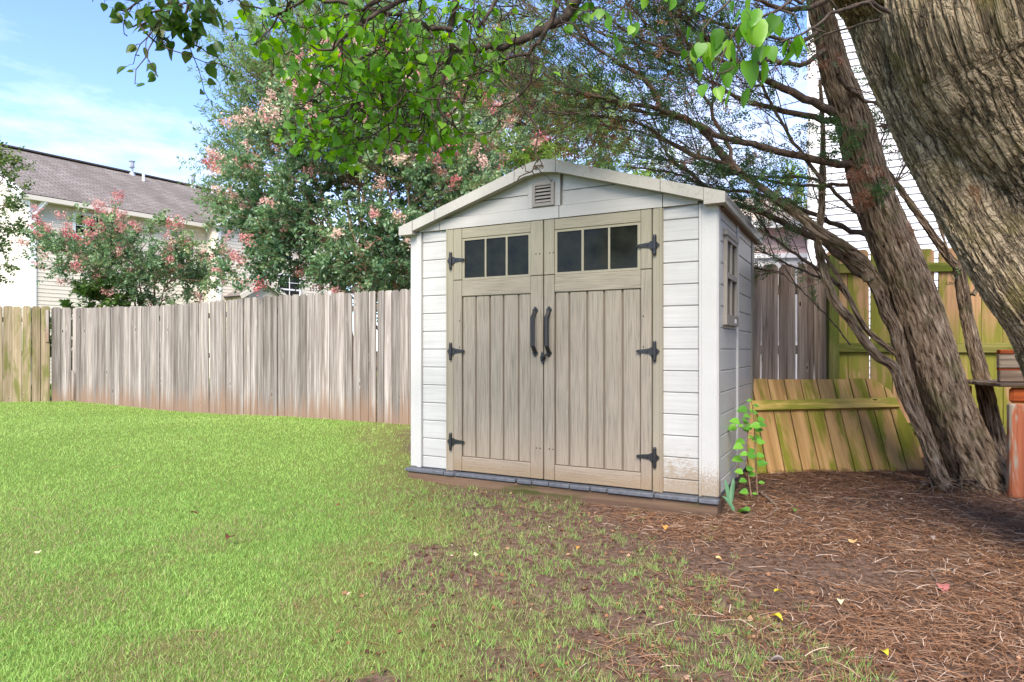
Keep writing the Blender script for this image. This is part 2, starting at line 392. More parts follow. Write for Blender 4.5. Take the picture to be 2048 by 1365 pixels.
def shingle():
    k = NM('brown_grey_asphalt_shingles')
    tc = k.n('ShaderNodeTexCoord'); uv = tc.outputs['UV']
    br = k.n('ShaderNodeTexBrick'); br.inputs['Scale'].default_value = 1; br.inputs['Brick Width'].default_value = .30; br.inputs['Row Height'].default_value = .14
    br.inputs['Mortar Size'].default_value = .012; br.inputs['Color1'].default_value = (.16, .14, .125, 1); br.inputs['Color2'].default_value = (.235, .208, .185, 1)
    br.inputs['Mortar'].default_value = (.055, .045, .04, 1); br.inputs['Bias'].default_value = 0
    k.l(uv, br.inputs['Vector'])
    v2 = k.n('ShaderNodeMapping'); k.l(uv, v2.inputs[0]); v2.inputs['Scale'].default_value = (1.2, .25, 1)
    n = k.noise(v2.outputs[0], .9, 4, .6); n2 = k.noise(uv, 30, 3, .6)
    col = k.mix(k.rng(n, .4, .62, 0, .55), br.outputs['Color'], (.10, .082, .068))
    col = k.hsv(col, .5, 1, k.rng(n2, .3, .7, .8, 1.25))
    return k.out(col, .9, k.bump(br.outputs['Fac'], -.6, .02), spec=.1)
M['shingle'] = shingle()
M['pale_roof'] = simple('pale_tan_roof_shingle', (.50, .42, .33), .9, nscale=8)

def barkmat(name, pale, mid, dark, sx, sy, disp, moss=None, fibre=False):
    k = NM(name); tc = k.n('ShaderNodeTexCoord'); uv = tc.outputs['UV']
    dn = k.n('ShaderNodeTexNoise'); dn.inputs['Scale'].default_value = 5; dn.inputs['Detail'].default_value = 4; k.l(uv, dn.inputs['Vector'])
    vm = k.n('ShaderNodeVectorMath', operation='MULTIPLY_ADD'); k.l(dn.outputs['Color'], vm.inputs[0]); vm.inputs[1].default_value = (.030, .085, 0) if not fibre else (.02, .2, 0); k.l(uv, vm.inputs[2])
    m = k.n('ShaderNodeMapping'); m.inputs['Scale'].default_value = (sx, sy, 1); k.l(vm.outputs[0], m.inputs[0])
    v = m.outputs[0]
    if fibre:
        a = k.noise(v, 1., 5, .6, .3); h = k.ramp(a, [(.35, 0), (.5, .55), (.62, 1)])
        h2 = k.noise(v, 2.6, 5, .65)
        hh = k.math('ADD', k.math('MULTIPLY', h, .65), k.math('MULTIPLY', h2, .35))
    else:
        def furrow(sc, loc, wd, dist):
            mm = k.n('ShaderNodeMapping'); mm.inputs['Scale'].default_value = (*sc, 1); mm.inputs['Location'].default_value = loc; k.l(vm.outputs[0], mm.inputs[0])
            return k.rng(k.math('ABSOLUTE', k.math('SUBTRACT', k.noise(mm.outputs[0], 1, 3, .55, dist), .5)), .0, wd)
        h = k.math('MULTIPLY', furrow((17, 2.6), (0, 0, 0), .075, .3), k.math('MULTIPLY_ADD', furrow((26, 5.5), (7, 3, 0), .07, .5), .7, .3))
        h = k.math('MULTIPLY', h, k.math('MULTIPLY_ADD', furrow((9, 16), (3, 9, 0), .05, .6), .38, .62))
        m2 = k.n('ShaderNodeMapping'); m2.inputs['Scale'].default_value = (sx*1.9, sy*2.6, 1); k.l(vm.outputs[0], m2.inputs[0])
        e2 = k.rng(k.vor(m2.outputs[0], 1.0, 'DISTANCE_TO_EDGE'), 0, .12)
        n2 = k.noise(v, 3.5, 6, .7)
        hh = k.math('ADD', k.math('ADD', k.math('MULTIPLY', h, .58), k.math('MULTIPLY', e2, .10)), k.math('MULTIPLY', n2, .38))
    col = k.ramp(hh, [(.20, dark), (.46, mid), (.86, pale)])
    obj = k.coord('Object')
    tn = k.noise(obj, 3.0, 4, .6)
    col = k.hsv(col, .5, 1, k.rng(tn, .3, .7, .75, 1.2))
    if moss:
        mn = k.noise(obj, 4.2, 5, .65); col = k.mix(k.rng(mn, .5, .68, 0, .55), col, moss)
        rn = k.noise(k.coord('Object', (1, 1, .4), loc=(4, 4, 4)), 9, 4, .6); col = k.mix(k.rng(rn, .64, .74, 0, .5), col, (.24, .11, .045))
    fine = k.noise(v, 9, 6, .7)
    nb = k.bump(k.math('ADD', hh, k.math('MULTIPLY', fine, .35)), .8, .012)
    k.out(col, .92, nb, spec=.1)
    d = k.n('ShaderNodeDisplacement'); d.inputs['Scale'].default_value = disp; d.inputs['Midlevel'].default_value = .7; k.l(hh, d.inputs['Height']); k.l(d.outputs[0], k.o.inputs['Displacement'])
    k.m.displacement_method = 'BOTH'
    return k.m
M['pear_bark'] = barkmat('furrowed_grey_brown_bark', (.40, .315, .205), (.235, .18, .11), (.03, .022, .015), 36, 13, .017, moss=(.15, .125, .035))
M['cedar_bark'] = barkmat('stringy_cedar_bark', (.42, .315, .215), (.25, .17, .105), (.035, .022, .014), 62, 7.5, .018, moss=(.14, .13, .05), fibre=True)
def twigm(name, a, b):
    k = NM(name); n = k.noise(k.coord('Object'), 30, 4, .6); return k.out(k.ramp(n, [(.35, a), (.65, b)]), .85, k.bump(n, .5, .006), spec=.15)
M['cedar_twig'] = twigm('cedar_twig_bark', (.05, .033, .024), (.13, .09, .062))
M['pear_twig'] = twigm('dark_pear_twig_bark', (.030, .022, .017), (.085, .062, .045))
M['myrtle_bark'] = twigm('myrtle_bark', (.14, .085, .05), (.27, .18, .115))
M['dry_stick'] = twigm('dry_stick_bark', (.10, .07, .05), (.24, .18, .14))
M['cedar_leaf'] = leafmat('cedar_foliage', [(0, (.022, .055, .022)), (.5, (.065, .13, .038)), (1, (.15, .23, .06))], .35)
M['cedar_dead'] = leafmat('dead_cedar_foliage', [(0, (.13, .055, .028)), (1, (.32, .15, .075))], .25)
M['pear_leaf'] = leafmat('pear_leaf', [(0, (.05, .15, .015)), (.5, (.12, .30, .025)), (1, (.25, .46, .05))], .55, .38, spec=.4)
M['pear_leaf_dark'] = leafmat('shaded_pear_leaf', [(0, (.028, .07, .014)), (.6, (.055, .12, .02)), (1, (.13, .16, .045))], .35, .4)  # darker copy of the pear leaf, shade put into its colour
M['myrtle_leaf'] = leafmat('crape_myrtle_leaf', [(0, (.055, .12, .055)), (.4, (.12, .22, .095)), (.75, (.28, .38, .18)), (1, (.36, .30, .13))], .35, .33, spec=.6)
M['blossom'] = leafmat('coral_pink_blossom', [(0, (.46, .15, .15)), (.5, (.58, .33, .28)), (1, (.64, .48, .38))], .35, .7)
M['feather_leaf'] = leafmat('feathery_pale_leaf', [(0, (.10, .19, .07)), (.5, (.17, .28, .10)), (1, (.28, .38, .14))], .45)
M['bright_leaf'] = leafmat('bright_green_leaf', [(0, (.09, .19, .035)), (.5, (.18, .31, .06)), (1, (.33, .44, .10))], .45)
M['bush_leaf'] = leafmat('bush_leaf', [(0, (.04, .09, .02)), (.6, (.09, .17, .035)), (1, (.32, .38, .10))], .35)
M['sapling_leaf'] = leafmat('sapling_leaf', [(0, (.08, .24, .03)), (1, (.18, .42, .05))], .4, .4)
M['iris_leaf'] = leafmat('grey_green_blade_leaf', [(0, (.10, .22, .11)), (1, (.2, .36, .2))], .3, .5)
M['grass'] = leafmat('grass_blade', [(0, (.36, .27, .16)), (.16, (.27, .23, .11)), (.24, (.08, .17, .04)), (.40, (.18, .33, .08)), (.66, (.31, .47, .12)), (1, (.46, .60, .20))], .4, .55, spec=.25)
M['straw'] = leafmat('pine_straw_needle', [(0, (.065, .030, .016)), (.42, (.21, .098, .046)), (.75, (.34, .20, .115)), (1, (.55, .42, .32))], .1, .7, spec=.2)
def groundm():
    k = NM('lawn_and_soil'); g = k.n('ShaderNodeNewGeometry').outputs['Position']; X = k.sep(g)
    n1 = k.noise(g, 1.6, 5, .6); n2 = k.noise(g, 28, 6, .7); n3 = k.noise(g, 140, 4, .7)
    soil = k.ramp(n2, [(.3, (.055, .032, .022)), (.5, (.13, .08, .055)), (.7, (.24, .165, .12))])
    thatch = k.ramp(n3, [(.35, (.07, .055, .028)), (.5, (.15, .15, .045)), (.68, (.22, .27, .06))])
    lawn = k.ramp(n3, [(.3, (.06, .09, .02)), (.7, (.19, .27, .05))])
    a = k.attr('lawn')
    m1 = k.rng(k.math('ADD', a, k.math('MULTIPLY', k.math('SUBTRACT', n2, .5), .5)), .35, .62)
    m2 = k.rng(a, .75, .98)
    col = k.mix(m1, soil, thatch); col = k.mix(m2, col, lawn)
    pale = k.noise(g, 2.3, 3, .5)
    return k.out(col, .95, k.bump(k.math('ADD', n2, n3), .7, .02), spec=.1)
M['ground'] = groundm()

# ------------------------------------------------------------------ ground
def lawn_density(x, y):
    x = np.asarray(x, float); y = np.asarray(y, float)
    b = 0.05-.24*(y-4.2)+.15*sstep(3.2, 2.2, y)                      # sparse edge moves left towards the shed
    e = x-b+1.1*(fbm(x, y, .8, 11)-.5)+.5*(fbm(x, y, 3.2, 21)-.5)
    d = 1-sstep(-1.75, .80, e)
    d = d*(1-sstep(.54, .70, fbm(x, y, 2.6, 31))*sstep(5.0, 2.6, y)*(.22+.6*sstep(-1.3, -.2, x)))
    d = np.where(x > 1.3, 0, d)
    return d
xs = np.r_[np.linspace(-200, -22, 18), np.linspace(-20, -4, 60), np.arange(-3.8, 4.2, .05), np.linspace(4.4, 20, 60), np.linspace(22, 200, 18)]
ys = np.r_[np.linspace(-60, 0, 14), np.linspace(.2, 1.4, 6), np.arange(1.5, 7, .05), np.linspace(7.1, 20, 90), np.linspace(22, 400, 24)]
gx, gy = np.meshgrid(xs, ys); ggz = gz(gx, gy)
vv = np.c_[gx.ravel(), gy.ravel(), ggz.ravel()]
nx, ny = len(xs), len(ys); ii = (np.arange(ny-1)[:, None]*nx+np.arange(nx-1)[None]).ravel()
mb = MB(); mb.add(vv, np.c_[ii, ii+1, ii+1+nx, ii+nx])
g = struct('ground', mb, M['ground'], smooth=True)
at = g.data.attributes.new('lawn', 'FLOAT', 'POINT')
lw = lawn_density(vv[:, 0], vv[:, 1])
lw = np.where((vv[:, 0] > 1.3), 0, lw); at.data.foreach_set('value', lw.astype(np.float32))

# ------------------------------------------------------------------ scatter helpers
def frames(dirs, nrm):
    d = dirs/np.linalg.norm(dirs, axis=1)[:, None]
    s = np.cross(d, nrm); s /= np.linalg.norm(s, axis=1)[:, None]+1e-9
    n = np.cross(s, d); return s, d, n
def place(tv, tf, pos, dirs, nrm, size, tone=None, mb=None):
    """instantiate template verts (side, length, normal) as real mesh"""
    s, d, n = frames(dirs, nrm); N = len(pos); tv = np.asarray(tv, float); tf = np.asarray(tf, int)
    size = np.broadcast_to(np.asarray(size, float).reshape(-1, 1) if np.ndim(size) < 2 else size, (N, 1 if np.ndim(size) < 2 else 3))
    if size.shape[1] == 1: size = np.repeat(size, 3, 1)
    v = pos[:, None]+(tv[None, :, 0:1]*size[:, None, 0:1])*s[:, None]+(tv[None, :, 1:2]*size[:, None, 1:2])*d[:, None]+(tv[None, :, 2:3]*size[:, None, 2:3])*n[:, None]
    f = tf[None]+(np.arange(N)*len(tv))[:, None, None]
    tn = None if tone is None else np.repeat(tone, len(tf))
    (mb or MB()).add(v.reshape(-1, 3), f.reshape(-1, tf.shape[1]), tone=tn)
def rdir(n, up=0.0, r=rng):
    v = r.normal(size=(n, 3)); v[:, 2] += up; return v/np.linalg.norm(v, axis=1)[:, None]
DIA = ([[0, 0, 0], [.32, .45, .06], [0, 1, -.05], [-.32, .45, .06]], [[0, 1, 2], [0, 2, 3]])
NAR = ([[0, 0, 0], [.13, .45, .03], [0, 1, -.04], [-.13, .45, .03]], [[0, 1, 2], [0, 2, 3]])
OVAL = ([[0, 0, 0], [.24, .2, .05], [.30, .55, .06], [0, 1, -.06], [-.30, .55, .06], [-.24, .2, .05]], [[0, 1, 2], [0, 2, 3], [0, 3, 4], [0, 4, 5]])
def heart():
    r = [(0, 0, 0), (.22, -.04, .03), (.40, .10, .07), (.44, .32, .08), (.34, .58, .06), (.16, .82, .01), (0, 1.0, -.06)]
    v = list(r)+[(-x, y, z) for x, y, z in r[1:-1]]+[(0, .15, -.015), (0, .4, -.02), (0, .7, -.03)]
    # 0..6 right rim, 7..11 left rim(1..5), 12,13,14 midrib
    t = [[0, 1, 12], [1, 2, 12], [2, 3, 13], [2, 13, 12], [3, 4, 13], [4, 14, 13], [4, 5, 14], [5, 6, 14],
         [0, 12, 7], [7, 12, 8], [8, 13, 9], [8, 12, 13], [9, 13, 10], [10, 13, 14], [10, 14, 11], [11, 14, 6]]
    return v, t
HEART = heart()
def curve(p0, p1, n=6, sag=0., jit=0.0, r=rng):
    t = np.linspace(0, 1, n)[:, None]; p = np.asarray(p0)*(1-t)+np.asarray(p1)*t
    p[:, 2] += sag*4*(t*(1-t))[:, 0]
    if jit: p[1:-1] += r.normal(size=(n-2, 3))*jit
    return p
def resample(pts, step):
    p = np.asarray(pts, float); n = len(p)
    # Catmull-Rom
    out = []
    q = np.vstack([2*p[0]-p[1], p, 2*p[-1]-p[-2]])
    for i in range(n-1):
        a, b, c, d = q[i:i+4]; k = max(2, int(np.linalg.norm(c-b)/step)+1)
        for t in np.linspace(0, 1, k, endpoint=False):
            out.append(.5*((2*b)+(c-a)*t+(2*a-5*b+4*c-d)*t*t+(3*b-a-3*c+d)*t**3))
    out.append(p[-1]); return np.array(out)

# ------------------------------------------------------------------ garden shed
TH = R(28); SL = np.array([1.376-2.52*math.cos(TH), 4.33+2.52*math.sin(TH), 0.0])
shed = thing('garden_shed', 'light grey plastic garden shed with low gable roof and taupe double doors', 'shed', tuple(SL), -TH)
W2 = 2.498
sh = lambda n, mb, m, **k: part(n, mb, m, shed, **k)
# core walls behind the boards (dark grooves between boards come from real gaps)
sh('wall_core', MB().box(.0, 2.498, .03, .06, .01, 2.0).box(2.46, 2.49, .03, 1.70, .01, 1.99).box(.01, .04, .03, 1.70, .01, 1.99).box(.0, 2.498, 1.67, 1.70, .01, 2.2), simple('grey_groove_plastic', (.31, .305, .29), .6))
sh('interior_dark', MB().box(1.15, 1.34, .0312, .0340, .012, 1.984, M=Matrix.Translation((0, -.0022, 0))), M['darkvoid'])  # thin black sheet standing in for the unlit inside at the door gap
sh('floor_panel', MB().box(0, 2.50, .0, 1.70, -.02, .008), M['rubber'])
def board(x0, x1, y0, y1, z0, z1, ch=.006): return MB().box(x0, x1, y0, y1, z0, z1, ch)
zs = [0.012]+[.109+.149*i for i in range(13)]+[1.99]
for (x0, x1) in ((.103, .348), (2.136, 2.389)):
    for a, b in zip(zs[:-1], zs[1:]):
        sh('siding_board', board(x0, x1, .012, .032, a+.0015, b-.0015, .0055), M['siding'])
for (x0, x1, lip) in ((-.02, .10, 1), (2.392, 2.52, 1)):
    mb = MB().box(x0, x1, -.002, .09, 0.008, 1.99, .012)
    if x0 < 1: mb.box(x0+.075, x1, -.008, .0, .01, 1.985, .003)
    else: mb.box(x0, x1-.11, -.008, .0, .01, 1.985, .003)
    sh('corner_post', mb, M['post'])
# side walls (right side seen)
for x0, x1 in ((2.489, 2.512), (-.012, .012)):
    for v0, v1 in ((.092, .765), (.845, 1.555)):
        for a, b in zip(zs[:-1], zs[1:]):
            sh('siding_board', board(x0, x1, v0, v1, a+.0015, b-.0015, .0055), M['siding_side'])
    sh('wall_joint_trim', board(x0+.004 if x0 > 1 else x0, x1+.012 if x0 > 1 else x1-.004, .775, .838, .01, 1.975, .008), M['post'])
    sh('corner_post', board(x0, x1+.008 if x0 > 1 else x1, 1.562, 1.70, .01, 1.975, .01), M['frame'])
# header band, gable
prof_top = [(-.078, 2.033), (.287, 2.146), (1.0, 2.363), (1.08, 2.392), (1.16, 2.414), (1.249, 2.424)]
prof_top = prof_top+[(W2-x, z) for x, z in prof_top[-2::-1]]
def ztop(x): return float(np.interp(x, [p[0] for p in prof_top], [p[1] for p in prof_top]))
def zbot(x):
    xm = min(x, W2-x)
    return float(np.interp(xm, [.06, .287, 1.014, 1.10, 1.249], [1.992, 2.063, 2.282, 2.312, 2.330]))
def span(x0, x1, y0, y1, fb, ft, n=6):
    X = np.linspace(x0, x1, n); return MB().prism([(x, fb(x)) for x in X]+[(x, ft(x)) for x in X[::-1]], y0, y1)
sh('gable_core', span(.07, W2-.07, .03, .055, lambda x: 1.98, lambda x: zbot(x)+.02, 20), M['gable'])
for (x0, x1) in ((.08, .284), (.290, 1.362), (1.368, 2.144), (2.150, 2.388)):
    sh('header_board', span(x0, x1, -.012, .03, lambda x: 1.988, lambda x: min(2.078, zbot(x)+.004), 8), M['gable'])
for (x0, x1) in ((.34, 1.10), (1.394, 2.16)):
    sh('gable_board', span(x0, x1, .002, .03, lambda x: 2.083, lambda x: min(2.186, zbot(x)+.01), 8), M['gable'])
    xa, xb = (.72, x1) if x0 < 1 else (x0, 1.78)
    sh('gable_board', span(xa, xb, .002, .03, lambda x: 2.192, lambda x: max(2.194, zbot(x)+.01), 8), M['gable'])
sh('vent_surround', span(1.105, 1.372, -.006, .03, lambda x: 2.083, lambda x: zbot(x)+.01, 8), M['gable'])
# fascia pieces
for (x0, x1) in ((.062, .285), (.289, 1.018), (1.022, 1.363), (1.367, 2.145), (2.149, 2.436)):
    sh('fascia_board', span(x0, x1, -.075, -.012, zbot, ztop, 10), M['fascia'])
for (xa, xb) in ((-.078, .059), (2.439, 2.576)):
    sh('fascia_board', span(xa, xb, -.080, .02, lambda x: 1.963, ztop, 3), M['fascia'])
# roof
mbr = MB(); X = [p[0] for p in prof_top]
mbr.prism([(x, z-.012) for x, z in prof_top]+[(x, max(1.99, z-.05)) for x, z in prof_top[::-1]], -.012, 1.86)
sh('roof', mbr, M['fascia'])
for x0, x1 in ((2.545, 2.576), (-.078, -.047)):
    for y0, y1 in ((.021, .62), (.623, 1.24), (1.243, 1.86)):
        sh('eave_board', MB().box(x0, x1, y0, y1, 1.958, 2.036, .006), M['fascia'])
sh('soffit', MB().box(2.47, 2.543, .09, 1.85, 1.962, 1.985).box(-.045, .03, .09, 1.85, 1.962, 1.985), M['underlip'])
# vent with louvers
vf = MB()
ar = lambda x: 2.268+.024*(1-((x-1.236)/.092)**2)
Xv = np.linspace(1.144, 1.328, 9)
vf.prism([(1.144, 2.088), (1.170, 2.088), (1.170, 2.26), (1.144, 2.268)], -.022, -.004)
vf.prism([(1.302, 2.088), (1.328, 2.088), (1.328, 2.268), (1.302, 2.26)], -.022, -.004)
vf.box(1.170, 1.302, -.022, -.004, 2.088, 2.112)
Xa = np.linspace(1.170, 1.302, 7); vf.prism([(x, 2.245) for x in Xa]+[(x, ar(x)) for x in Xa[::-1]], -.022, -.004)
vent = sh('vent', vf, M['vent'])
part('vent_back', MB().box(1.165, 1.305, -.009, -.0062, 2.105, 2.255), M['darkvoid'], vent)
for i in range(5):
    z = 2.118+.027*i; mbl = MB().box(1.171, 1.301, -.021, -.019, 0, .019, M=Matrix.Translation((0, 0, z)) )
    v = mbl.v[0]; v[:, 1] += np.where(v[:, 2] > z+.01, .011, 0); part('louver', mbl, M['vent'], vent)
# name badge
badge = MB(); th = np.linspace(0, 2*np.pi, 28, endpoint=False)
sx = lambda t: 1.222+.048*np.sign(np.cos(t))*abs(np.cos(t))**.6; sz = lambda t: 2.372+.017*np.sign(np.sin(t))*abs(np.sin(t))**.6
badge.prism([(sx(t), sz(t)) for t in th], -.079, -.0752)
bd = sh('name_badge', badge, simple('tan_badge', (.33, .28, .2), .5))
def text_mesh(s, size, ext=.0008):
    cu = bpy.data.curves.new('t', 'FONT'); cu.body = s; cu.size = size; cu.extrude = ext; cu.align_x = 'CENTER'; cu.align_y = 'CENTER'; cu.offset = .0004
    o = bpy.data.objects.new('t', cu); C.objects.link(o); dg = bpy.context.evaluated_depsgraph_get()
    me = bpy.data.meshes.new_from_object(o.evaluated_get(dg)); bpy.data.objects.remove(o); return me
tm = text_mesh('KETER', .027)
to = part('badge_lettering', tm, M['hole'], bd, fix=False); to.rotation_euler = (R(90), 0, 0); to.location = (1.222, -.0800, 2.372)
# doors
DZ0, DZ1 = .018, 1.982
def oct_boss(mb, x, z, r, y0, y1, n=8, r2=None):
    r2 = r if r2 is None else r2
    t = np.arange(n)/n*2*np.pi
    a = np.c_[x+r*np.cos(t), np.full(n, y1), z+r*np.sin(t)]; b = np.c_[x+r2*np.cos(t), np.full(n, y0), z+r2*np.sin(t)]
    mb.add(np.r_[a, b], [[i, (i+1) % n, n+(i+1) % n, n+i] for i in range(n)]); mb._ng = getattr(mb, '_ng', [])
    mb._ng.append(([mb.n-n+i for i in range(n)], 0)); return mb
def mirror(mb):
    for v in mb.v: v[:, 0] = W2-v[:, 0]
    return mb
for side in (0, 1):
    mm = (lambda m: m) if side == 0 else mirror
    sh('door_frame', mm(MB().box(.351, .423, -.010, .03, .008, 1.986, .006).box(.356, .372, -.016, -.008, .008, 1.986, .003)), M['frame'])
    xi, xe = ((1.127, 1.233), (1.170, 1.2555))[side]
    def mp_(m):
        for v in m.v: v[:, 0] = np.interp(v[:, 0], [0, .507, 1.127, 1.2285, 3], [0, .507, xi, xe, 3])
        return m
    door = sh('door', mm(mp_(MB().box(.428, 1.228, .012, .030, DZ0, DZ1))), M['groove'])
    dp = lambda n, mb, m, **k: part(n, mm(mp_(mb) if n not in ('hinge', 'pull_handle', 'screw_hole') else mb), m, door, **k)
    for x0, x1 in ((.428, .505), (1.128, 1.2285)):
        dp('stile', MB().box(x0, x1, -.014, .012, DZ0, 1.562, .004), M['door_v'])
        dp('stile', MB().box(x0, x1, -.014, .012, 1.566, DZ1, .004), M['door_v'])
    for z0, z1 in ((1.900, DZ1), (1.432, 1.561), (DZ0, .134)):
        dp('rail', MB().box(.506, 1.127, -.010, .012, z0, z1, .004), M['door_x'])
    bx = [.507, .634, .764, .886, 1.019, 1.127]
    for a, b in zip(bx[:-1], bx[1:]):
        dp('door_board', MB().box(a+.006, b-.006, -.002, .012, .136, 1.430, .005), M['door_v'])
    # window frame and panes
    dp('window_frame', MB().box(.508, .529, -.006, .012, 1.563, 1.898).box(1.108, 1.126, -.006, .012, 1.563, 1.898).box(.529, 1.108, -.006, .012, 1.563, 1.580)
       .box(.529, 1.108, -.006, .012, 1.882, 1.898).box(.719, .733, -.006, .012, 1.580, 1.882).box(.909, .925, -.006, .012, 1.580, 1.882), M['frame'])
    for a, b in ((.529, .719), (.733, .909), (.925, 1.108)):
        dp('window_pane', MB().box(a, b, .002, .010, 1.580, 1.882), M['glass'])
    # hinges
    for z in (1.728, .989, .252):
        h = MB()
        h.tube([(.404, -.022, z-.072), (.404, -.022, z-.062), (.404, -.022, z), (.404, -.022, z+.062), (.404, -.022, z+.072)], [.009, .0125, .0125, .0125, .009], 10, cap=True)
        h.tube([(.404, -.022, z-.024), (.404, -.022, z+.024)], .016, 10, cap=True)
        h.prism([(.41, z-.024), (.428, z-.030), (.446, z-.016), (.53, z-.007), (.538, z), (.53, z+.010), (.446, z+.020), (.428, z+.030), (.41, z+.024)], -.022, -.0145)
        h.prism([(.398, z-.02), (.38, z-.014), (.371, z), (.38, z+.014), (.398, z+.02)], -.0215, -.0165)
        oct_boss(h, .525, z+.001, .007, -.028, -.021, 8, .004); oct_boss(h, .455, z, .007, -.028, -.021, 8, .004)
        dp('hinge', h, M['black'])
    # pull handle
    xh = 1.172 if side == 0 else 1.211
    h = MB()
    z0, z1 = .975, 1.300
    for z, s_ in ((z0, -1), (z1, 1)):
        h.prism([(xh-.024, z), (xh-.012, z-.018*1), (xh, z-.030), (xh+.012, z-.018), (xh+.024, z), (xh+.012, z+.018), (xh, z+.030), (xh-.012, z+.018)], -.022, -.0145)
        oct_boss(h, xh, z, .011, -.033, -.021, 10, .005)
    def bar(pts, wd):
        for (a, b, w0, w1) in pts:
            a = np.array(a); b = np.array(b)
            h.tube([a, b], [w0, w1], 6, cap=True)
    bar([((xh, -.026, z0+.012), (xh, -.066, z0+.060), .016, .0165), ((xh, -.064, z0+.052), (xh, -.066, z1-.052), .0175, .0175), ((xh, -.066, z1-.060), (xh, -.026, z1-.012), .0165, .016)], 0)
    dp('pull_handle', h, M['black'])
    holes = MB()
    for hx, hz in ((1.176, 1.729), (1.207, 1.729), (1.18, .252), (1.21, .252), (1.218, .952), (.486, 1.235), (.486, 1.02), ):
        oct_boss(holes, hx, hz, .0052, -.0152, -.0138, 8)
    dp('screw_hole', holes, M['hole'], stuff=True)
    if side == 0:
        l = MB(); l.prism([(1.226, .985), (1.248, .968), (1.258, .94), (1.250, .915), (1.236, .893), (1.222, .915), (1.214, .94), (1.222, .968)], -.024, -.0145)
        oct_boss(l, 1.236, .937, .022, -.046, -.023, 10, .009); l.tube([(1.24, -.04, .945), (1.27, -.046, .958), (1.292, -.046, .974)], [.011, .009, .006], 6, cap=True)
        part('latch', l, M['black'], door)
# threshold strips and base timber
tx = [-.03, .36, .46, 1.02, 1.03, 1.16, 1.30, 1.47, 1.63, 1.76, 2.10, 2.40, 2.535]
for a, b in zip(tx[:-1], tx[1:]):
    if b-a < .02: continue
    j = random.uniform(-.006, .004)
    tl = sh('threshold_strip', MB().box(a, b-.006, -.055+j, .012, -.022+j*.3, .007, .006), M['rubber'])
sh('base_timber', MB().box(-.015, 2.52, -.040, .10, -.20, -.026, .008), M['skid'])
sh('base_timber', MB().box(2.43, 2.515, .11, 1.68, -.20, -.024, .008), M['skid'])
# side window
wf = MB()
x0, x1 = 2.512, 2.536
wf.box(x0, x1+.006, .20, .70, 1.80, 1.84).box(x0, x1, .225, .26, 1.25, 1.80).box(x0, x1, .645, .68, 1.25, 1.80).box(x0, x1, .26, .645, 1.505, 1.545).box(x0, x1-.004, .437, .463, 1.25, 1.80)
wf.box(x0, x1+.004, .20, .70, 1.175, 1.25).box(x0, x1, .26, .645, 1.77, 1.80)
swf = sh('window', wf, M['vent'])
for v0, v1 in ((.26, .437), (.463, .645)):
    part('window_pane', MB().box(x0, x0+.006, v0, v1, 1.25, 1.505), M['glass'], swf)
    part('window_pane', MB().box(x0, x0+.006, v0, v1, 1.545, 1.77), M['glass'], swf)
part('paper_label', MB().box(x1+.0045, x1+.0055, .52, .60, 1.195, 1.225), M['white_trim'], swf)

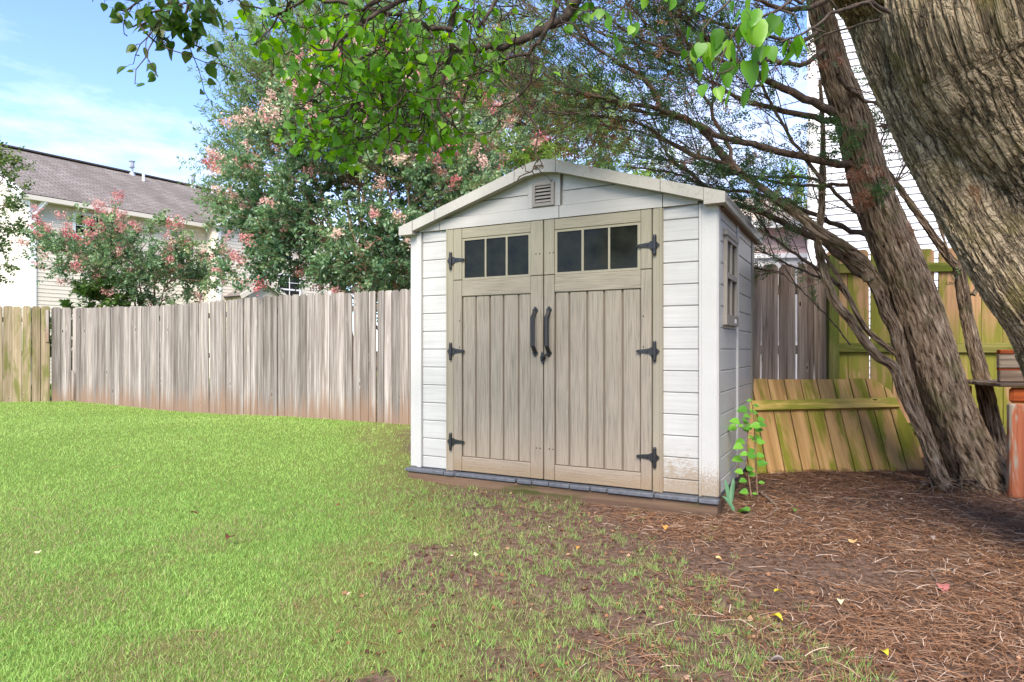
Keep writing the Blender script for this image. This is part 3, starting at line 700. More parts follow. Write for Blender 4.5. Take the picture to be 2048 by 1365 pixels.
# ------------------------------------------------------------------ fences
def picket_mesh(h, w_, t, seed, ear=.032, mat=None):
    r = random.Random(seed); mb = MB()
    e = ear*r.uniform(.8, 1.25); b = [(-w_/2, 0), (w_/2, 0)]
    j = lambda: r.uniform(-.003, .003)
    poly = [(-w_/2, 0), (w_/2, 0), (w_/2+j(), h*.5), (w_/2, h-e), (w_/2-e*.9, h), (-w_/2+e*.9, h), (-w_/2, h-e), (-w_/2+j(), h*.5)]
    mb.prism(poly, -t/2, t/2)
    me = mb.mesh('picket'); fixn(me); me.materials.append(mat); return me
def fence_line(root, pts, pitch, h, w_, mat, rails=None, rail_mat=None, rail_side=1, tilt=.012, z_off=0, t=.016, rot=.05, hj=.006, mesh_n=5, yjit=.004, post=None):
    pts = np.asarray(pts, float); seg = np.linalg.norm(np.diff(pts, axis=0), axis=1); L = seg.sum(); cum = np.r_[0, np.cumsum(seg)]
    meshes = [picket_mesh(h, w_*random.uniform(.97, 1.03), t, i, mat=mat) for i in range(mesh_n)]
    n = int(L/pitch); out = []
    for i in range(n):
        s = (i+.5)*pitch; k = min(np.searchsorted(cum, s)-1, len(seg)-1); u = (s-cum[k])/seg[k]
        x, y = pts[k]*(1-u)+pts[k+1]*u; d = (pts[k+1]-pts[k])/seg[k]; nrm = np.array([-d[1], d[0]])
        o = bpy.data.objects.new('picket', random.choice(meshes)); C.objects.link(o); o.parent = root
        jj = random.uniform(-yjit, yjit); z = float(gz(x, y))+z_off+random.uniform(-hj, hj)
        o.location = (x+nrm[0]*jj, y+nrm[1]*jj, z)
        o.rotation_euler = (random.uniform(-.004, .004), random.gauss(0, tilt), math.atan2(d[1], d[0])+random.gauss(0, rot)+(math.pi if random.random() < .5 else 0)); out.append(o)
    if rails:
        for k in range(len(seg)):
            a, b = pts[k], pts[k+1]; d = (b-a)/seg[k]; nrm = np.array([-d[1], d[0]])*rail_side
            for rz in rails:
                c = (a+b)/2+nrm*(t/2+.022)
                mb = MB().box(-seg[k]/2+.002, seg[k]/2-.002, -.019, .019, -.044, .044, .004)
                o = part('rail', mb, rail_mat, root); za = float(gz(*a)); zb = float(gz(*b))
                o.location = (c[0], c[1], rz+(za+zb)/2+z_off); o.rotation_euler = (0, -math.atan2(zb-za, seg[k]), math.atan2(d[1], d[0]))
    if post:
        for s in post:
            k = min(np.searchsorted(cum, s)-1, len(seg)-1); k = max(k, 0); u = (s-cum[k])/seg[k]
            x, y = pts[k]*(1-u)+pts[k+1]*u; d = (pts[k+1]-pts[k])/seg[k]; nrm = np.array([-d[1], d[0]])*rail_side
            o = part('post', MB().box(-.045, .045, -.045, .045, -.1, h-.06, .005), M['post_green'] if mat is not M['fence_grey'] else M['fence_grey'], root)
            o.location = (x+nrm[0]*.09, y+nrm[1]*.09, float(gz(x, y))); o.rotation_euler = (0, 0, math.atan2(d[1], d[0]))
    return out
fa = thing('picket_fence', 'long weathered silver grey dog eared picket fence running behind the lawn to the shed', 'fence')
FP = [(-8.6, 12.72), (-6.83, 11.75), (-5.4, 10.86), (-4.41, 10.25), (-3.22, 9.66), (-2.19, 9.18), (-1.37, 8.70), (-.1, 8.0), (1.2, 7.1), (2.05, 6.62)]
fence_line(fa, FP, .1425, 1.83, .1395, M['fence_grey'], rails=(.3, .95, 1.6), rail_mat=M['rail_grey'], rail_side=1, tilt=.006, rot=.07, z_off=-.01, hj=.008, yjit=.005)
fb = thing('picket_fence', 'short olive brown picket fence at the far left corner of the lawn', 'fence')
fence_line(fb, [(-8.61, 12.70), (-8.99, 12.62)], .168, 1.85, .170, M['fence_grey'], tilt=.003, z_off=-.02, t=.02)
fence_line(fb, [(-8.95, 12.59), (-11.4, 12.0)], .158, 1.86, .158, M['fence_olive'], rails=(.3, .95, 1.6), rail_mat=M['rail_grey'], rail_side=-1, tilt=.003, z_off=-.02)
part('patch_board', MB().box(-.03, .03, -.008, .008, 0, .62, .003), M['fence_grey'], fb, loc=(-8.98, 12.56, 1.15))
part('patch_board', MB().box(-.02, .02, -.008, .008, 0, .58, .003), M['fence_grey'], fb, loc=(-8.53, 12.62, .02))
fc = thing('picket_fence', 'dark brown gapped picket fence section between the shed and the leaning panel', 'fence')
fence_line(fc, [(2.12, 6.44), (3.06, 6.15)], .160, 1.80, .149, M['fence_brown'], rails=(.32, .98, 1.56), rail_mat=M['rail_grey'], rail_side=1, tilt=.010, rot=.03, z_off=.02, t=.018)
fd = thing('picket_fence', 'tall moss green wooden fence with rails showing behind the cedar trunks', 'fence')
def fd_pts(): return [(2.99, 6.16), (6.6, 5.55)]
fence_line(fd, fd_pts(), .187, 1.94, .179, M['fence_green'], rails=(.28, 1.02, 1.76), rail_mat=M['rail_green'], rail_side=-1, tilt=.006, rot=.015, z_off=.0, t=.018, post=(.02, 2.4))

# leaning fence panel
lp0 = P(1502, 955, 5.36); lp1 = P(1856, 942, 5.42)
dx = lp1-lp0; Lp = float(np.hypot(dx[0], dx[1]))
lean = thing('leaning_fence_panel', 'honey coloured mossy fence panel leaning against the back fence beside the shed', 'fence panel', (float(lp0[0]), float(lp0[1]), float(lp0[2])-.02), math.atan2(dx[1], dx[0]))
Hh = .93; tl = R(29)
LM = Matrix.Rotation(-tl, 4, 'X')
def lp_part(name, mb, m):
    o = part(name, mb, m, lean); return o
sk = .035  # panel racked to the left at the top
nb = 10; wb = Lp/nb
cut = lambda u: 0
for i in range(nb):
    a = i*wb+.005; b = (i+1)*wb-.005; e = random.uniform(-.006, .006)
    top = Hh+e if i < nb-1 else Hh*.80
    sh_ = sk*(top/Hh)
    if i == nb-2: poly = [(a, 0), (b, 0), (b+sk*.93, Hh*.93), (b-.06+sk, Hh), (a+sk, Hh)]
    elif i == nb-1: poly = [(a, 0), (b, 0), (b+sk*.42, Hh*.42), (a+.04+sk*.9, Hh*.88), (a+sk*.91, Hh*.91)]
    else: poly = [(a, random.uniform(-.02, .0)), (b, random.uniform(-.02, 0)), (b+sh_, top), (a+sh_, top)]
    d_ = random.uniform(0, .006); o = lp_part('board', MB().prism(poly, d_, d_+.017), M['panel_wood']); o.rotation_euler = (-tl, 0, 0)
rz0 = Hh*.70
o = lp_part('rail', MB().prism([(sk*.7+.02, rz0-.045), (Lp+sk*.7-.08, rz0-.045+.03), (Lp+sk*.75-.10, rz0+.045+.03), (sk*.75+.02, rz0+.045)], -.036, -.001), M['panel_rail']); o.rotation_euler = (-tl, 0, 0)
o = lp_part('rail', MB().prism([(.0, .1), (Lp, .1), (Lp, .19), (0, .19)], .026, .06), M['panel_rail']); o.rotation_euler = (-tl, 0, 0)

# ------------------------------------------------------------------ potting bench (right edge)
bo = P(2017, 985, 4.66)
bench = thing('potting_bench', 'weathered red stained wooden work bench standing at the right beside the cedar trunk', 'bench', (float(bo[0]), 4.66, float(bo[2])), R(-6))
bp = lambda n, mb, m, **k: part(n, mb, m, bench, **k)
for x in (0, 1.25):
    bp('leg', MB().box(x, x+.135, -.02, .03, -.05, .635, .010), M['red_wood_v'])
    bp('leg', MB().box(x-.045, x+.04, .50, .545, -.05, .74, .01), M['red_wood_v'])
    bp('apron', MB().box(x+.01, x+1.2 if x < 1 else x+.135, -.012, .03, .640, .752, .022), M['red_wood_x'])
bp('top_board', MB().box(-.085, 1.5, -.05, .12, .757, .785, .006), M['old_board'])
bp('top_board', MB().box(-.08, 1.5, .125, .30, .757, .785, .006), M['old_board'])
bp('top_board', MB().box(-.085, 1.5, .305, .55, .757, .785, .006), M['old_board'])
bp('back_board', MB().box(-.045, 1.45, .02, .06, .789, .872, .006), M['old_board'])
bp('back_board', MB().box(-.050, 1.45, .018, .058, .889, .990, .006), M['old_board'])
bp('back_strip', MB().box(-.045, 1.45, .03, .06, .872, .889, .0), M['red_wood_x'])
bp('cap_block', MB().box(-.048, .055, .01, .06, .992, 1.022, .004), M['red_wood_x'])

# ------------------------------------------------------------------ houses
def lap_wall(root, a, b, z0, z1, expo, mat, singles=False, holes=(), name='siding_board', clip=None, lap=.015):
    """lap siding from plan point a to b; the boards are real wedges. holes: (s0,s1,z0,z1)"""
    a = np.array(a, float); b = np.array(b, float); L = np.linalg.norm(b-a); d = (b-a)/L; n = np.array([d[1], -d[0]])
    z = z0; all_ = MB()
    while z < z1-.01:
        zt = min(z+expo, z1); spans = [(0., L)]
        if clip is not None:
            c = clip((z+zt)/2); spans = [c] if c else []
        for (s0, s1, h0, h1) in holes:
            if zt > h0 and z < h1:
                ns = []
                for p, q in spans:
                    if s1 <= p or s0 >= q: ns.append((p, q))
                    else:
                        if s0 > p: ns.append((p, s0))
                        if s1 < q: ns.append((s1, q))
                spans = ns
        for p, q in spans:
            if q-p < .02: continue
            A = a+d*p; B = a+d*q; th_ = lap
            v = []
            for Q in (A, B):
                o = Q+n*th_; v += [[o[0], o[1], z], [Q[0]+n[0]*.006, Q[1]+n[1]*.006, z+.001], [Q[0]+n[0]*.004, Q[1]+n[1]*.004, zt], [o[0]-n[0]*.002, o[1]-n[1]*.002, z+.012]]
            f = [[0, 4, 7, 3], [3, 7, 6, 2], [1, 5, 4, 0], [2, 6, 5, 1]]
            if singles:
                part(name, MB().add(np.array(v), f), mat, root)
            else: all_.add(np.array(v), f)
        z += expo
    if not singles and all_.n: part('siding_boards', all_, mat, root, stuff=True)
d_ = np.array([.57, .822]); d_ /= np.linalg.norm(d_); g_ = np.array([-d_[1], d_[0]])
cornr = np.array([-13.76, 18.6]); EZ = 5.5
house = thing('cream_house', 'two storey cream house with brown shingle roof behind the left fence', 'house')
Lm = 5.25; pin = cornr+d_*Lm; step = .7; wc = pin-g_*step; Lw = 4.9; wend = wc+d_*Lw
core = MB()
def wallbox(mb, a, b, z0, z1, th_=.15):
    a = np.array(a); b = np.array(b); d = (b-a)/np.linalg.norm(b-a); n = np.array([-d[1], d[0]])
    p = [a, b, b+n*th_, a+n*th_]
    v = [[q[0], q[1], z] for z in (z0, z1) for q in p]
    mb.add(np.array(v), [[0, 1, 5, 4], [1, 2, 6, 5], [2, 3, 7, 6], [3, 0, 4, 7], [4, 5, 6, 7], [3, 2, 1, 0]]); return mb
DW = 9.0
back = cornr+g_*DW
wallbox(core, cornr, pin, -.2, EZ); wallbox(core, wc, wend, -.2, EZ); wallbox(core, pin, wc, -.2, EZ)
wallbox(core, back, cornr, -.2, EZ); wallbox(core, wend, wend+g_*(DW+step), -.2, EZ)
part('wall', core, M['cream_siding'], house)
W1 = (1.92, 2.92, 3.45, 4.85)
lap_wall(house, cornr+d_*.12, pin, -.1, EZ-.02, .115, M['cream_siding'], holes=[(.93, 1.90, 3.70, 5.15)])
lap_wall(house, wc+d_*.12, wend-d_*.12, -.1, EZ-.02, .115, M['cream_siding'], holes=[(2.3, 3.3, 2.7, 3.9)])
Lg = DW
slope = .5
lap_wall(house, back, cornr-(-g_)*0.12, -.1, EZ+DW/2*slope, .115, M['cream_siding'], clip=lambda z: (0., Lg-.12) if z < EZ else (((z-EZ)/slope), Lg-(z-EZ)/slope) if z < EZ+DW/2*slope-.1 else None)
gm = MB()
for q in (cornr,):
    a = back; b = cornr; m_ = (a+b)/2
    gm.add(np.array([[a[0], a[1], EZ], [b[0], b[1], EZ], [m_[0], m_[1], EZ+DW/2*slope]]), [[0, 1, 2]])
part('gable_wall', gm, M['cream_siding'], house)
def boxat(mb, o2, d, s0, s1, n0, n1, z0, z1):
    d = np.array(d); n = np.array([d[1], -d[0]])
    p = [o2+d*s0+n*n0, o2+d*s1+n*n0, o2+d*s1+n*n1, o2+d*s0+n*n1]
    v = [[q[0], q[1], z] for z in (z0, z1) for q in p]
    return mb.add(np.array(v), [[0, 1, 5, 4], [1, 2, 6, 5], [2, 3, 7, 6], [3, 0, 4, 7], [4, 5, 6, 7], [3, 2, 1, 0]])
part('corner_board', boxat(boxat(MB(), cornr, d_, -.03, .12, -.01, .035, -.2, EZ), cornr, -g_*-1, -.03, .12, -.035, .0, -.2, EZ), M['white_trim'], house)
part('corner_board', boxat(MB(), wc, d_, -.03, .12, -.01, .035, -.2, EZ), M['white_trim'], house)
part('corner_board', boxat(MB(), wend, d_, -.12, .03, -.01, .035, -.2, EZ), M['white_trim'], house)
# windows
def hwin(root, o2, d, s0, s1, z0, z1, grid=(2, 2)):
    f = boxat(MB(), o2, d, s0-.07, s0, .0, .05, z0-.07, z1+.07); boxat(f, o2, d, s1, s1+.07, .0, .05, z0-.07, z1+.07)
    boxat(f, o2, d, s0, s1, .0, .05, z0-.07, z0); boxat(f, o2, d, s0, s1, .0, .05, z1, z1+.07); boxat(f, o2, d, s0, s1, .0, .042, (z0+z1)/2-.03, (z0+z1)/2+.03)
    for i in range(1, grid[0]):
        s = s0+(s1-s0)*i/grid[0]; boxat(f, o2, d, s-.012, s+.012, .0, .038, z0, z1)
    for q in (.25, .75): boxat(f, o2, d, s0, s1, .0, .036, z0+(z1-z0)*q-.012, z0+(z1-z0)*q+.012)
    o = part('window', f, M['white_trim'], root); part('window_pane', boxat(MB(), o2, d, s0, s1, .005, .02, z0, z1), M['glass'], o)
hwin(house, cornr, d_, 1.12, 1.95, 3.78, 5.07, (3, 2)); hwin(house, wc, d_, 2.45, 3.35, 2.77, 3.83); hwin(house, cornr, d_, 3.9, 4.75, 3.52, 4.78, (3, 2))
# roof: main planes with uv in metres
def roofplane(mb, p0, p1, p2, p3, th_=.06):
    """p0,p1 eave; p2,p3 ridge"""
    P4 = [np.array(p, float) for p in (p0, p1, p2, p3)]; e = (P4[1]-P4[0]); eu = e/np.linalg.norm(e)
    n = np.cross(e, P4[3]-P4[0]); n /= np.linalg.norm(n); n *= np.sign(n[2]); up = np.cross(n, eu)
    uv = [[np.dot(p-P4[0], eu), np.dot(p-P4[0], up)*(1 if np.dot(P4[3]-P4[0], up) > 0 else -1)] for p in P4]
    v = P4+[p-n*th_ for p in P4]
    allf = [[0, 1, 2, 3], [7, 6, 5, 4], [0, 4, 5, 1], [1, 5, 6, 2], [2, 6, 7, 3], [3, 7, 4, 0]]
    mb.add(np.array(v), allf, uv=np.array([uv[i % 4] for f in allf for i in f])); return mb
def v3(p2, z): return np.array([p2[0], p2[1], z])
oh = .32; RZ = EZ+DW/2*slope
rf = MB(); Ltot = Lm+Lw
r0 = cornr-g_*oh-d_*.3; r1 = pin-g_*oh+d_*Lw
rid0 = cornr+g_*DW/2-d_*.3; rid1 = rid0+d_*(Ltot+.6); bk0 = cornr+g_*(DW+oh)-d_*.3; bk1 = bk0+d_*(Ltot+.6)
roofplane(rf, v3(r0, EZ-oh*slope+.06), v3(r1+d_*.3, EZ-oh*slope+.06), v3(rid1, RZ+.06), v3(rid0, RZ+.06))
roofplane(rf, v3(bk1, EZ-oh*slope+.06), v3(bk0, EZ-oh*slope+.06), v3(rid0, RZ+.06), v3(rid1, RZ+.06))
# cross gable over the projecting wing
gw = (Lw)/2; gs = .62; gmid = wc+d_*gw; RW = EZ+gw*gs
e0 = wc-d_*.28-g_*.3; e1 = wend+d_*.28-g_*.3; m0 = gmid-g_*.3; back_ = 3.6
roofplane(rf, v3(e0, EZ-.28*gs+.06), v3(e0+g_*back_, EZ-.28*gs+.06), v3(m0+g_*(back_+1.5), RW+.06), v3(m0, RW+.06))
roofplane(rf, v3(e1+g_*back_, EZ-.28*gs+.06), v3(e1, EZ-.28*gs+.06), v3(m0, RW+.06), v3(m0+g_*(back_+1.5), RW+.06))
part('roof', rf, M['shingle'], house, fix=False)
gw_m = MB(); gw_m.add(np.array([v3(wc, EZ-.01), v3(wend, EZ-.01), v3(gmid, RW-.03)]), [[0, 1, 2]]); part('gable_wall', gw_m, M['cream_siding'], house)
# trim: eave fascia + gutter, rakes, ridge cap, downspout
def beam(mb, a, b, w_, h_):
    a = np.array(a, float); b = np.array(b, float); e = b-a; e /= np.linalg.norm(e); s = np.cross(e, [0, 0, 1]); s /= np.linalg.norm(s); u = np.cross(s, e)
    v = [q+s*i*w_/2+u*j*h_/2 for q in (a, b) for i, j in ((-1, -1), (1, -1), (1, 1), (-1, 1))]
    mb.add(np.array(v), [[0, 1, 2, 3], [7, 6, 5, 4], [0, 4, 5, 1], [1, 5, 6, 2], [2, 6, 7, 3], [3, 7, 4, 0]]); return mb
zf = EZ-oh*slope-.04
part('gutter', beam(MB(), v3(r0, zf), v3(pin-g_*oh, zf), .12, .13), M['cream_trim'], house)
part('soffit', boxat(MB(), cornr, d_, -.25, Lm, .0, oh, zf-.04, zf-.02), M['cream_trim'], house)
part('rake_board', beam(beam(MB(), v3(r0-d_*.03, zf+.02), v3(rid0-d_*.03, RZ-.04), .06, .22), v3(rid0-d_*.03, RZ-.04), v3(bk0-d_*.03, zf+.02), .06, .22), M['white_trim'], house)
part('rake_board', beam(beam(MB(), v3(e0-g_*.03, EZ-.28*gs-.04), v3(m0-g_*.03, RW-.04), .05, .2), v3(m0-g_*.03, RW-.04), v3(e1-g_*.03, EZ-.28*gs-.04), .05, .2), M['white_trim'], house)
part('ridge_cap', beam(MB(), v3(rid0, RZ+.09), v3(rid1, RZ+.09), .28, .05), simple('dark_ridge_shingle', (.07, .055, .05), .9), house)
part('downspout_elbow', beam(MB(), v3(cornr-g_*oh+d_*.25, zf-.05), v3(cornr-g_*.06+d_*.06, zf-.42), .09, .11), M['white_trim'], house)
part('downspout', beam(MB(), v3(cornr-g_*.07+d_*.05, zf-.40), v3(cornr-g_*.07+d_*.05, -.1), .09, .07), M['white_trim'], house)
# flue pipes
def onroof(px, py_ridge=None, along=None, off=.0):
    s = along; p = rid0+d_*s-g_*off; return v3(p, RZ-off*slope+.06)
def ridge_s(px):
    k = (px-HX)/F; return (k*rid0[1]-rid0[0])/(d_[0]-k*d_[1])
for px, off, kind in ((264, .12, 1), (386, .12, 1), (287, .75, 0), (425, .35, 0)):
    b0 = rid0-g_*off; k = (px-HX)/F; s = (k*b0[1]-b0[0])/(d_[0]-k*d_[1]); p = v3(b0+d_*s, RZ-off*slope+.05)
    if kind:
        m_ = MB().tube([p, p+[0, 0, .42]], .05, 8, cap=True).tube([p+[0, 0, .27], p+[0, 0, .30]], .10, 8, cap=True).tube([p+[0, 0, .32], p+[0, 0, .50]], .085, 8, cap=True).tube([p+[0, 0, .5], p+[0, 0, .53]], .12, 8, cap=True)
        m_.tube([p-[0, 0, .08], p+[0, 0, .12]], [.17, .06], 8, cap=True)
        part('flue_pipe', m_, M['metal'], house)
    else: part('vent_pipe', MB().tube([p-[0, 0, .1], p+[0, 0, .26]], .05, 8, cap=True), M['white_trim'], house)
# porch gable on the wing
pc = wc+d_*.45; pw = 1.45; pzE = 2.95; 
pr = MB(); pm = pc+d_*pw/2
pa = pc-g_*.9; pb = pc+d_*pw-g_*.9; pmf = pm-g_*.9
roofplane(pr, v3(pa-d_*.25-g_*.15, pzE-.1), v3(pc-d_*.25, pzE-.1), v3(pm, pzE+.50), v3(pmf-g_*.15, pzE+.50)); roofplane(pr, v3(pc+d_*(pw+.25), pzE-.1), v3(pb+d_*.25-g_*.15, pzE-.1), v3(pmf-g_*.15, pzE+.50), v3(pm, pzE+.50))
part('porch_roof', pr, M['shingle'], house, fix=False)
pwm = MB(); pwm.add(np.array([v3(pa, pzE-.05), v3(pb, pzE-.05), v3(pmf, pzE+.43)]), [[0, 1, 2]]); wallbox(pwm, pa, pb, -.1, pzE-.05); wallbox(pwm, pc, pa, -.1, pzE-.05)
part('porch_wall', pwm, M['cream_siding'], house)
part('porch_trim', beam(beam(MB(), v3(pa-d_*.25-g_*.17, pzE-.14), v3(pmf-g_*.17, pzE+.45), .05, .16), v3(pmf-g_*.17, pzE+.45), v3(pb+d_*.25-g_*.17, pzE-.14), .05, .16), M['cream_trim'], house)

# white house on the right
wa = np.array([P(1619, 700, 10.0)[0], 10.0]); wd = np.array([.905, -.425]); wd /= np.linalg.norm(wd); wgn = np.array([-wd[1], wd[0]])
wh = thing('white_house', 'tall white sided house right behind the mossy fence and cedar', 'house')
Lh = 7.5
wbk = MB(); wallbox(wbk, wa, wa+wd*Lh, -.2, 7.6); wallbox(wbk, wa+wgn*8, wa, -.2, 7.6); wallbox(wbk, wa+wd*Lh, wa+wd*Lh+wgn*8, -.2, 7.6); part('wall', wbk, M['white_siding'], wh)
lap_wall(wh, wa+wd*.10, wa+wd*Lh, -.1, 7.55, .105, M['white_siding'], singles=True, lap=.026)
lap_wall(wh, wa+wgn*8, wa+wgn*.1, -.1, 7.55, .105, M['white_siding'])
part('corner_board', boxat(boxat(MB(), wa, wd, -.03, .10, -.01, .035, -.2, 7.6), wa+wgn*.1, -wgn, .0, .135, -.005, .03, -.2, 7.6), M['white_trim'], wh)
wr = MB(); q0 = wa-wgn*.4-wd*.0; q1 = wa+wd*(Lh+.3)-wgn*.4
roofplane(wr, v3(q0, 7.5), v3(q1, 7.5), v3(q1+wgn*4.4, 9.6), v3(q0+wgn*4.4, 9.6)); roofplane(wr, v3(q1+wgn*8.8, 7.5), v3(q0+wgn*8.8, 7.5), v3(q0+wgn*4.4, 9.6), v3(q1+wgn*4.4, 9.6))
part('roof', wr, M['shingle'], wh, fix=False)
# pink house further back
pk = thing('pink_house', 'low pale pink sided house seen between the shed roof and the white house', 'house')
ka = np.array([P(1215, 700, 13.4)[0], 13.4]); kb = np.array([P(1655, 700, 13.0)[0], 13.0]); kd = (kb-ka)/np.linalg.norm(kb-ka); kg = np.array([-kd[1], kd[0]])
km = MB(); wallbox(km, ka, kb, -.2, 3.55); wallbox(km, ka+kg*6, ka, -.2, 3.55); wallbox(km, kb, kb+kg*6, -.2, 3.55); part('wall', km, M['white_trim'], pk)
lap_wall(pk, ka+kd*.1, kb, 2.93, 3.5, .108, M['pink_siding'], singles=True, lap=.024)
part('frieze_board', boxat(MB(), ka, kd, 0, 5, .0, .10, 2.84, 2.93), M['white_trim'], pk)
part('lower_wall_panel', boxat(MB(), ka, kd, 0, 5, .0, .03, 1.2, 2.84), simple('pale_grey_panel', (.55, .53, .50), .6), pk)
kr = MB(); k0 = ka-kg*.35-kd*.3; k1 = kb-kg*.35
roofplane(kr, v3(k0, 3.50), v3(k1, 3.50), v3(k1+kg*3.3, 4.75), v3(k0+kg*3.3, 4.75)); roofplane(kr, v3(k1+kg*6.6, 3.5), v3(k0+kg*6.6, 3.5), v3(k0+kg*3.3, 4.75), v3(k1+kg*3.3, 4.75))
part('roof', kr, M['pale_roof'], pk, fix=False)
part('eave_board', beam(MB(), v3(k0-kg*.03, 3.46), v3(k1-kg*.03, 3.46), .05, .14), M['white_trim'], pk)

# ------------------------------------------------------------------ far trees and myrtles
def tree(name, label, base, stems, ells, nclump, tw, ntw, leaves, lsize, tmpl, lmat, bark, trad=.06, blossom=None, upb=.3, seed=1, group=None, droop=.0, pair=True, tone_up=.3, cname='foliage', cat='tree'):
    r = np.random.default_rng(seed); base = np.array(base, float)
    root = thing(name, label, cat, tuple(base), 0, group)
    ells = [(np.array(c)-base, np.array(s)) for c, s in ells]
    tot = sum(s[0]*s[1]*s[2] for _, s in ells); cl = []
    for c, s in ells:
        n = max(3, int(nclump*s[0]*s[1]*s[2]/tot)); q = rdir(n, 0, r)*(r.random((n, 1))**.42); cl.append(c+q*s)
    cl = np.concatenate(cl); cen = cl.mean(0)
    mbw = MB(); stempts = []
    for k in range(stems):
        t = cl[r.integers(len(cl))]; a = r.random()*6.28
        p0 = np.array([math.cos(a)*.12*trad/.05, math.sin(a)*.12*trad/.05, -.1]); top = t*np.array([.75, .75, .92])
        mid = (p0+top)/2+np.array([0, 0, .12*top[2]])-np.array([top[0], top[1], 0])*.12
        p = resample([p0, mid, top], .25); p[1:-1] += r.normal(size=(len(p)-2, 3))*.015
        mbw.tube(p, np.linspace(trad, trad*.25, len(p)), 7); stempts.append(p)
    SP = np.concatenate(stempts); lp, ld, tn, bl, bn = [], [], [], [], []
    for c in cl:
        dd = np.linalg.norm(SP-c, axis=1)+np.maximum(0, SP[:, 2]-c[2]+.2)*2; s0 = SP[np.argmin(dd)]
        p = curve(s0, c, 5, .08*np.linalg.norm(c-s0), .03, r); mbw.tube(p, np.linspace(trad*.28, trad*.1, 5), 4)
        out = (c-cen); out /= np.linalg.norm(out)+1e-6; ctone = r.normal(0, .10)
        for q in range(ntw):
            d = out*.7+rdir(1, upb, r)[0]*.9; d /= np.linalg.norm(d); L = tw*r.uniform(.6, 1.3)
            t = np.linspace(0, 1, 5)[:, None]; pts = c+d*L*t+np.array([0, 0, -droop*L])*t*t
            mbw.tube(pts, np.linspace(trad*.1, trad*.03, 5), 3)
            nl = leaves; tt = r.uniform(.12, 1, nl); pos = c+d*L*tt[:, None]+np.array([0, 0, -droop*L])*(tt**2)[:, None]
            perp = np.cross(np.repeat(d[None], nl, 0), rdir(nl, 0, r)); perp /= np.linalg.norm(perp, axis=1)[:, None]
            lp.append(pos+perp*.01); ld.append(perp*.9+d*.55+r.normal(size=(nl, 3))*.15)
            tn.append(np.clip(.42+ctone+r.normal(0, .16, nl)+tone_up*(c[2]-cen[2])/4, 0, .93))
            if blossom and r.random() < blossom[0]*(0.35+.8*max(0, d[2]+.3)) and np.dot(d, out) > .2:
                nb_ = blossom[1]; e = pts[-1]; u = r.random(nb_); bp_ = e+d*(u[:, None]*.20)+r.normal(size=(nb_, 3))*(.055*(1-.5*u))[:, None]; bl.append(bp_)
                bn.append(np.clip(r.normal(.3+blossom[2]*(.5 if r.random() < .5 else 0), .2)+r.normal(0, .12, nb_), 0, 1))
    part('trunk', mbw, bark, root, smooth=True, fix=False)
    lp = np.concatenate(lp); ld = np.concatenate(ld); tn = np.concatenate(tn); N = len(lp)
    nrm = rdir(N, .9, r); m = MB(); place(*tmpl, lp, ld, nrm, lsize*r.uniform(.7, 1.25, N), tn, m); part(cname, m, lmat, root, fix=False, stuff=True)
    if bl:
        b = np.concatenate(bl); tb = np.concatenate(bn); N = len(b); m = MB(); place(*DIA, b, rdir(N, .2, r), rdir(N, .3, r), (.042*r.uniform(.6, 1.3, N)), tb, m)
        part('blossom', m, M['blossom'], root, fix=False, stuff=True)
    return root
def gnd(x, y): return float(gz(x, y))
def EL(px, py, Y, wpx, hpx, dy): return (P(px, py, Y), (wpx/F*Y/2, dy, hpx/F*Y/2))
tree('crape_myrtle', 'large crape myrtle with coral pink blossoms rising behind the fence left of the shed', (-1.75, 10.8, 0), 12,
     [EL(560, 400, 10.6, 200, 330, 1.1), EL(640, 260, 10.8, 230, 260, 1.2), EL(760, 330, 10.8, 330, 380, 1.4), EL(930, 360, 10.8, 280, 240, 1.2), EL(700, 480, 10.4, 360, 170, 1.1), EL(520, 510, 10.3, 150, 110, .8), EL(720, 540, 10.3, 320, 80, .9), EL(860, 480, 10.6, 160, 160, 1)],
     300, .42, 10, 26, .064, OVAL, M['myrtle_leaf'], M['myrtle_bark'], .035, (.15, 95, 1.0), .35, 3, droop=.15)
tree('crape_myrtle', 'small spreading crape myrtle with pink flower tips in front of the cream house', (-8.1, 14.4, 0), 8,
     [EL(270, 510, 14.2, 340, 130, 1.6), EL(180, 490, 14.2, 180, 80, 1.2), EL(395, 540, 14.2, 110, 90, 1.0), EL(300, 560, 14.2, 260, 100, 1.0)],
     105, .45, 8, 26, .062, OVAL, M['myrtle_leaf'], M['myrtle_bark'], .035, (.24, 80, .6), .5, 5, droop=.1)
tree('feathery_tree', 'tall pale green feathery tree standing behind the large crape myrtle', (-3.8, 16.5, 0), 5,
     [EL(560, 190, 16, 170, 260, 1.5), EL(700, 170, 16.5, 300, 380, 2), EL(500, 330, 16, 100, 240, 1.2), EL(840, 200, 17, 260, 300, 2), EL(480, 420, 16, 60, 120, .8)],
     300, .95, 8, 44, .11, NAR, M['feather_leaf'], M['myrtle_bark'], .09, None, 1.1, 8)
tree('bright_tree', 'bright green tree visible above the shed ridge behind the dead cedar twigs', (1.0, 17.5, 0), 4,
     [EL(1010, 230, 17, 260, 300, 2), EL(1130, 260, 17.5, 220, 200, 1.8), EL(1210, 320, 18, 120, 80, 1.2), EL(1000, 380, 17, 260, 200, 1.8)],
     200, .9, 8, 36, .12, NAR, M['bright_leaf'], M['myrtle_bark'], .09, None, .6, 9)
tree('yellow_green_tree', 'small yellow green tree peeking over the pink house roof', (4.3, 24, 0), 3,
     [EL(1320, 352, 24, 90, 50, 1.5), EL(1590, 400, 24, 110, 120, 1.5)], 34, .8, 5, 20, .11, OVAL, M['bright_leaf'], M['myrtle_bark'], .08, None, .5, 10)
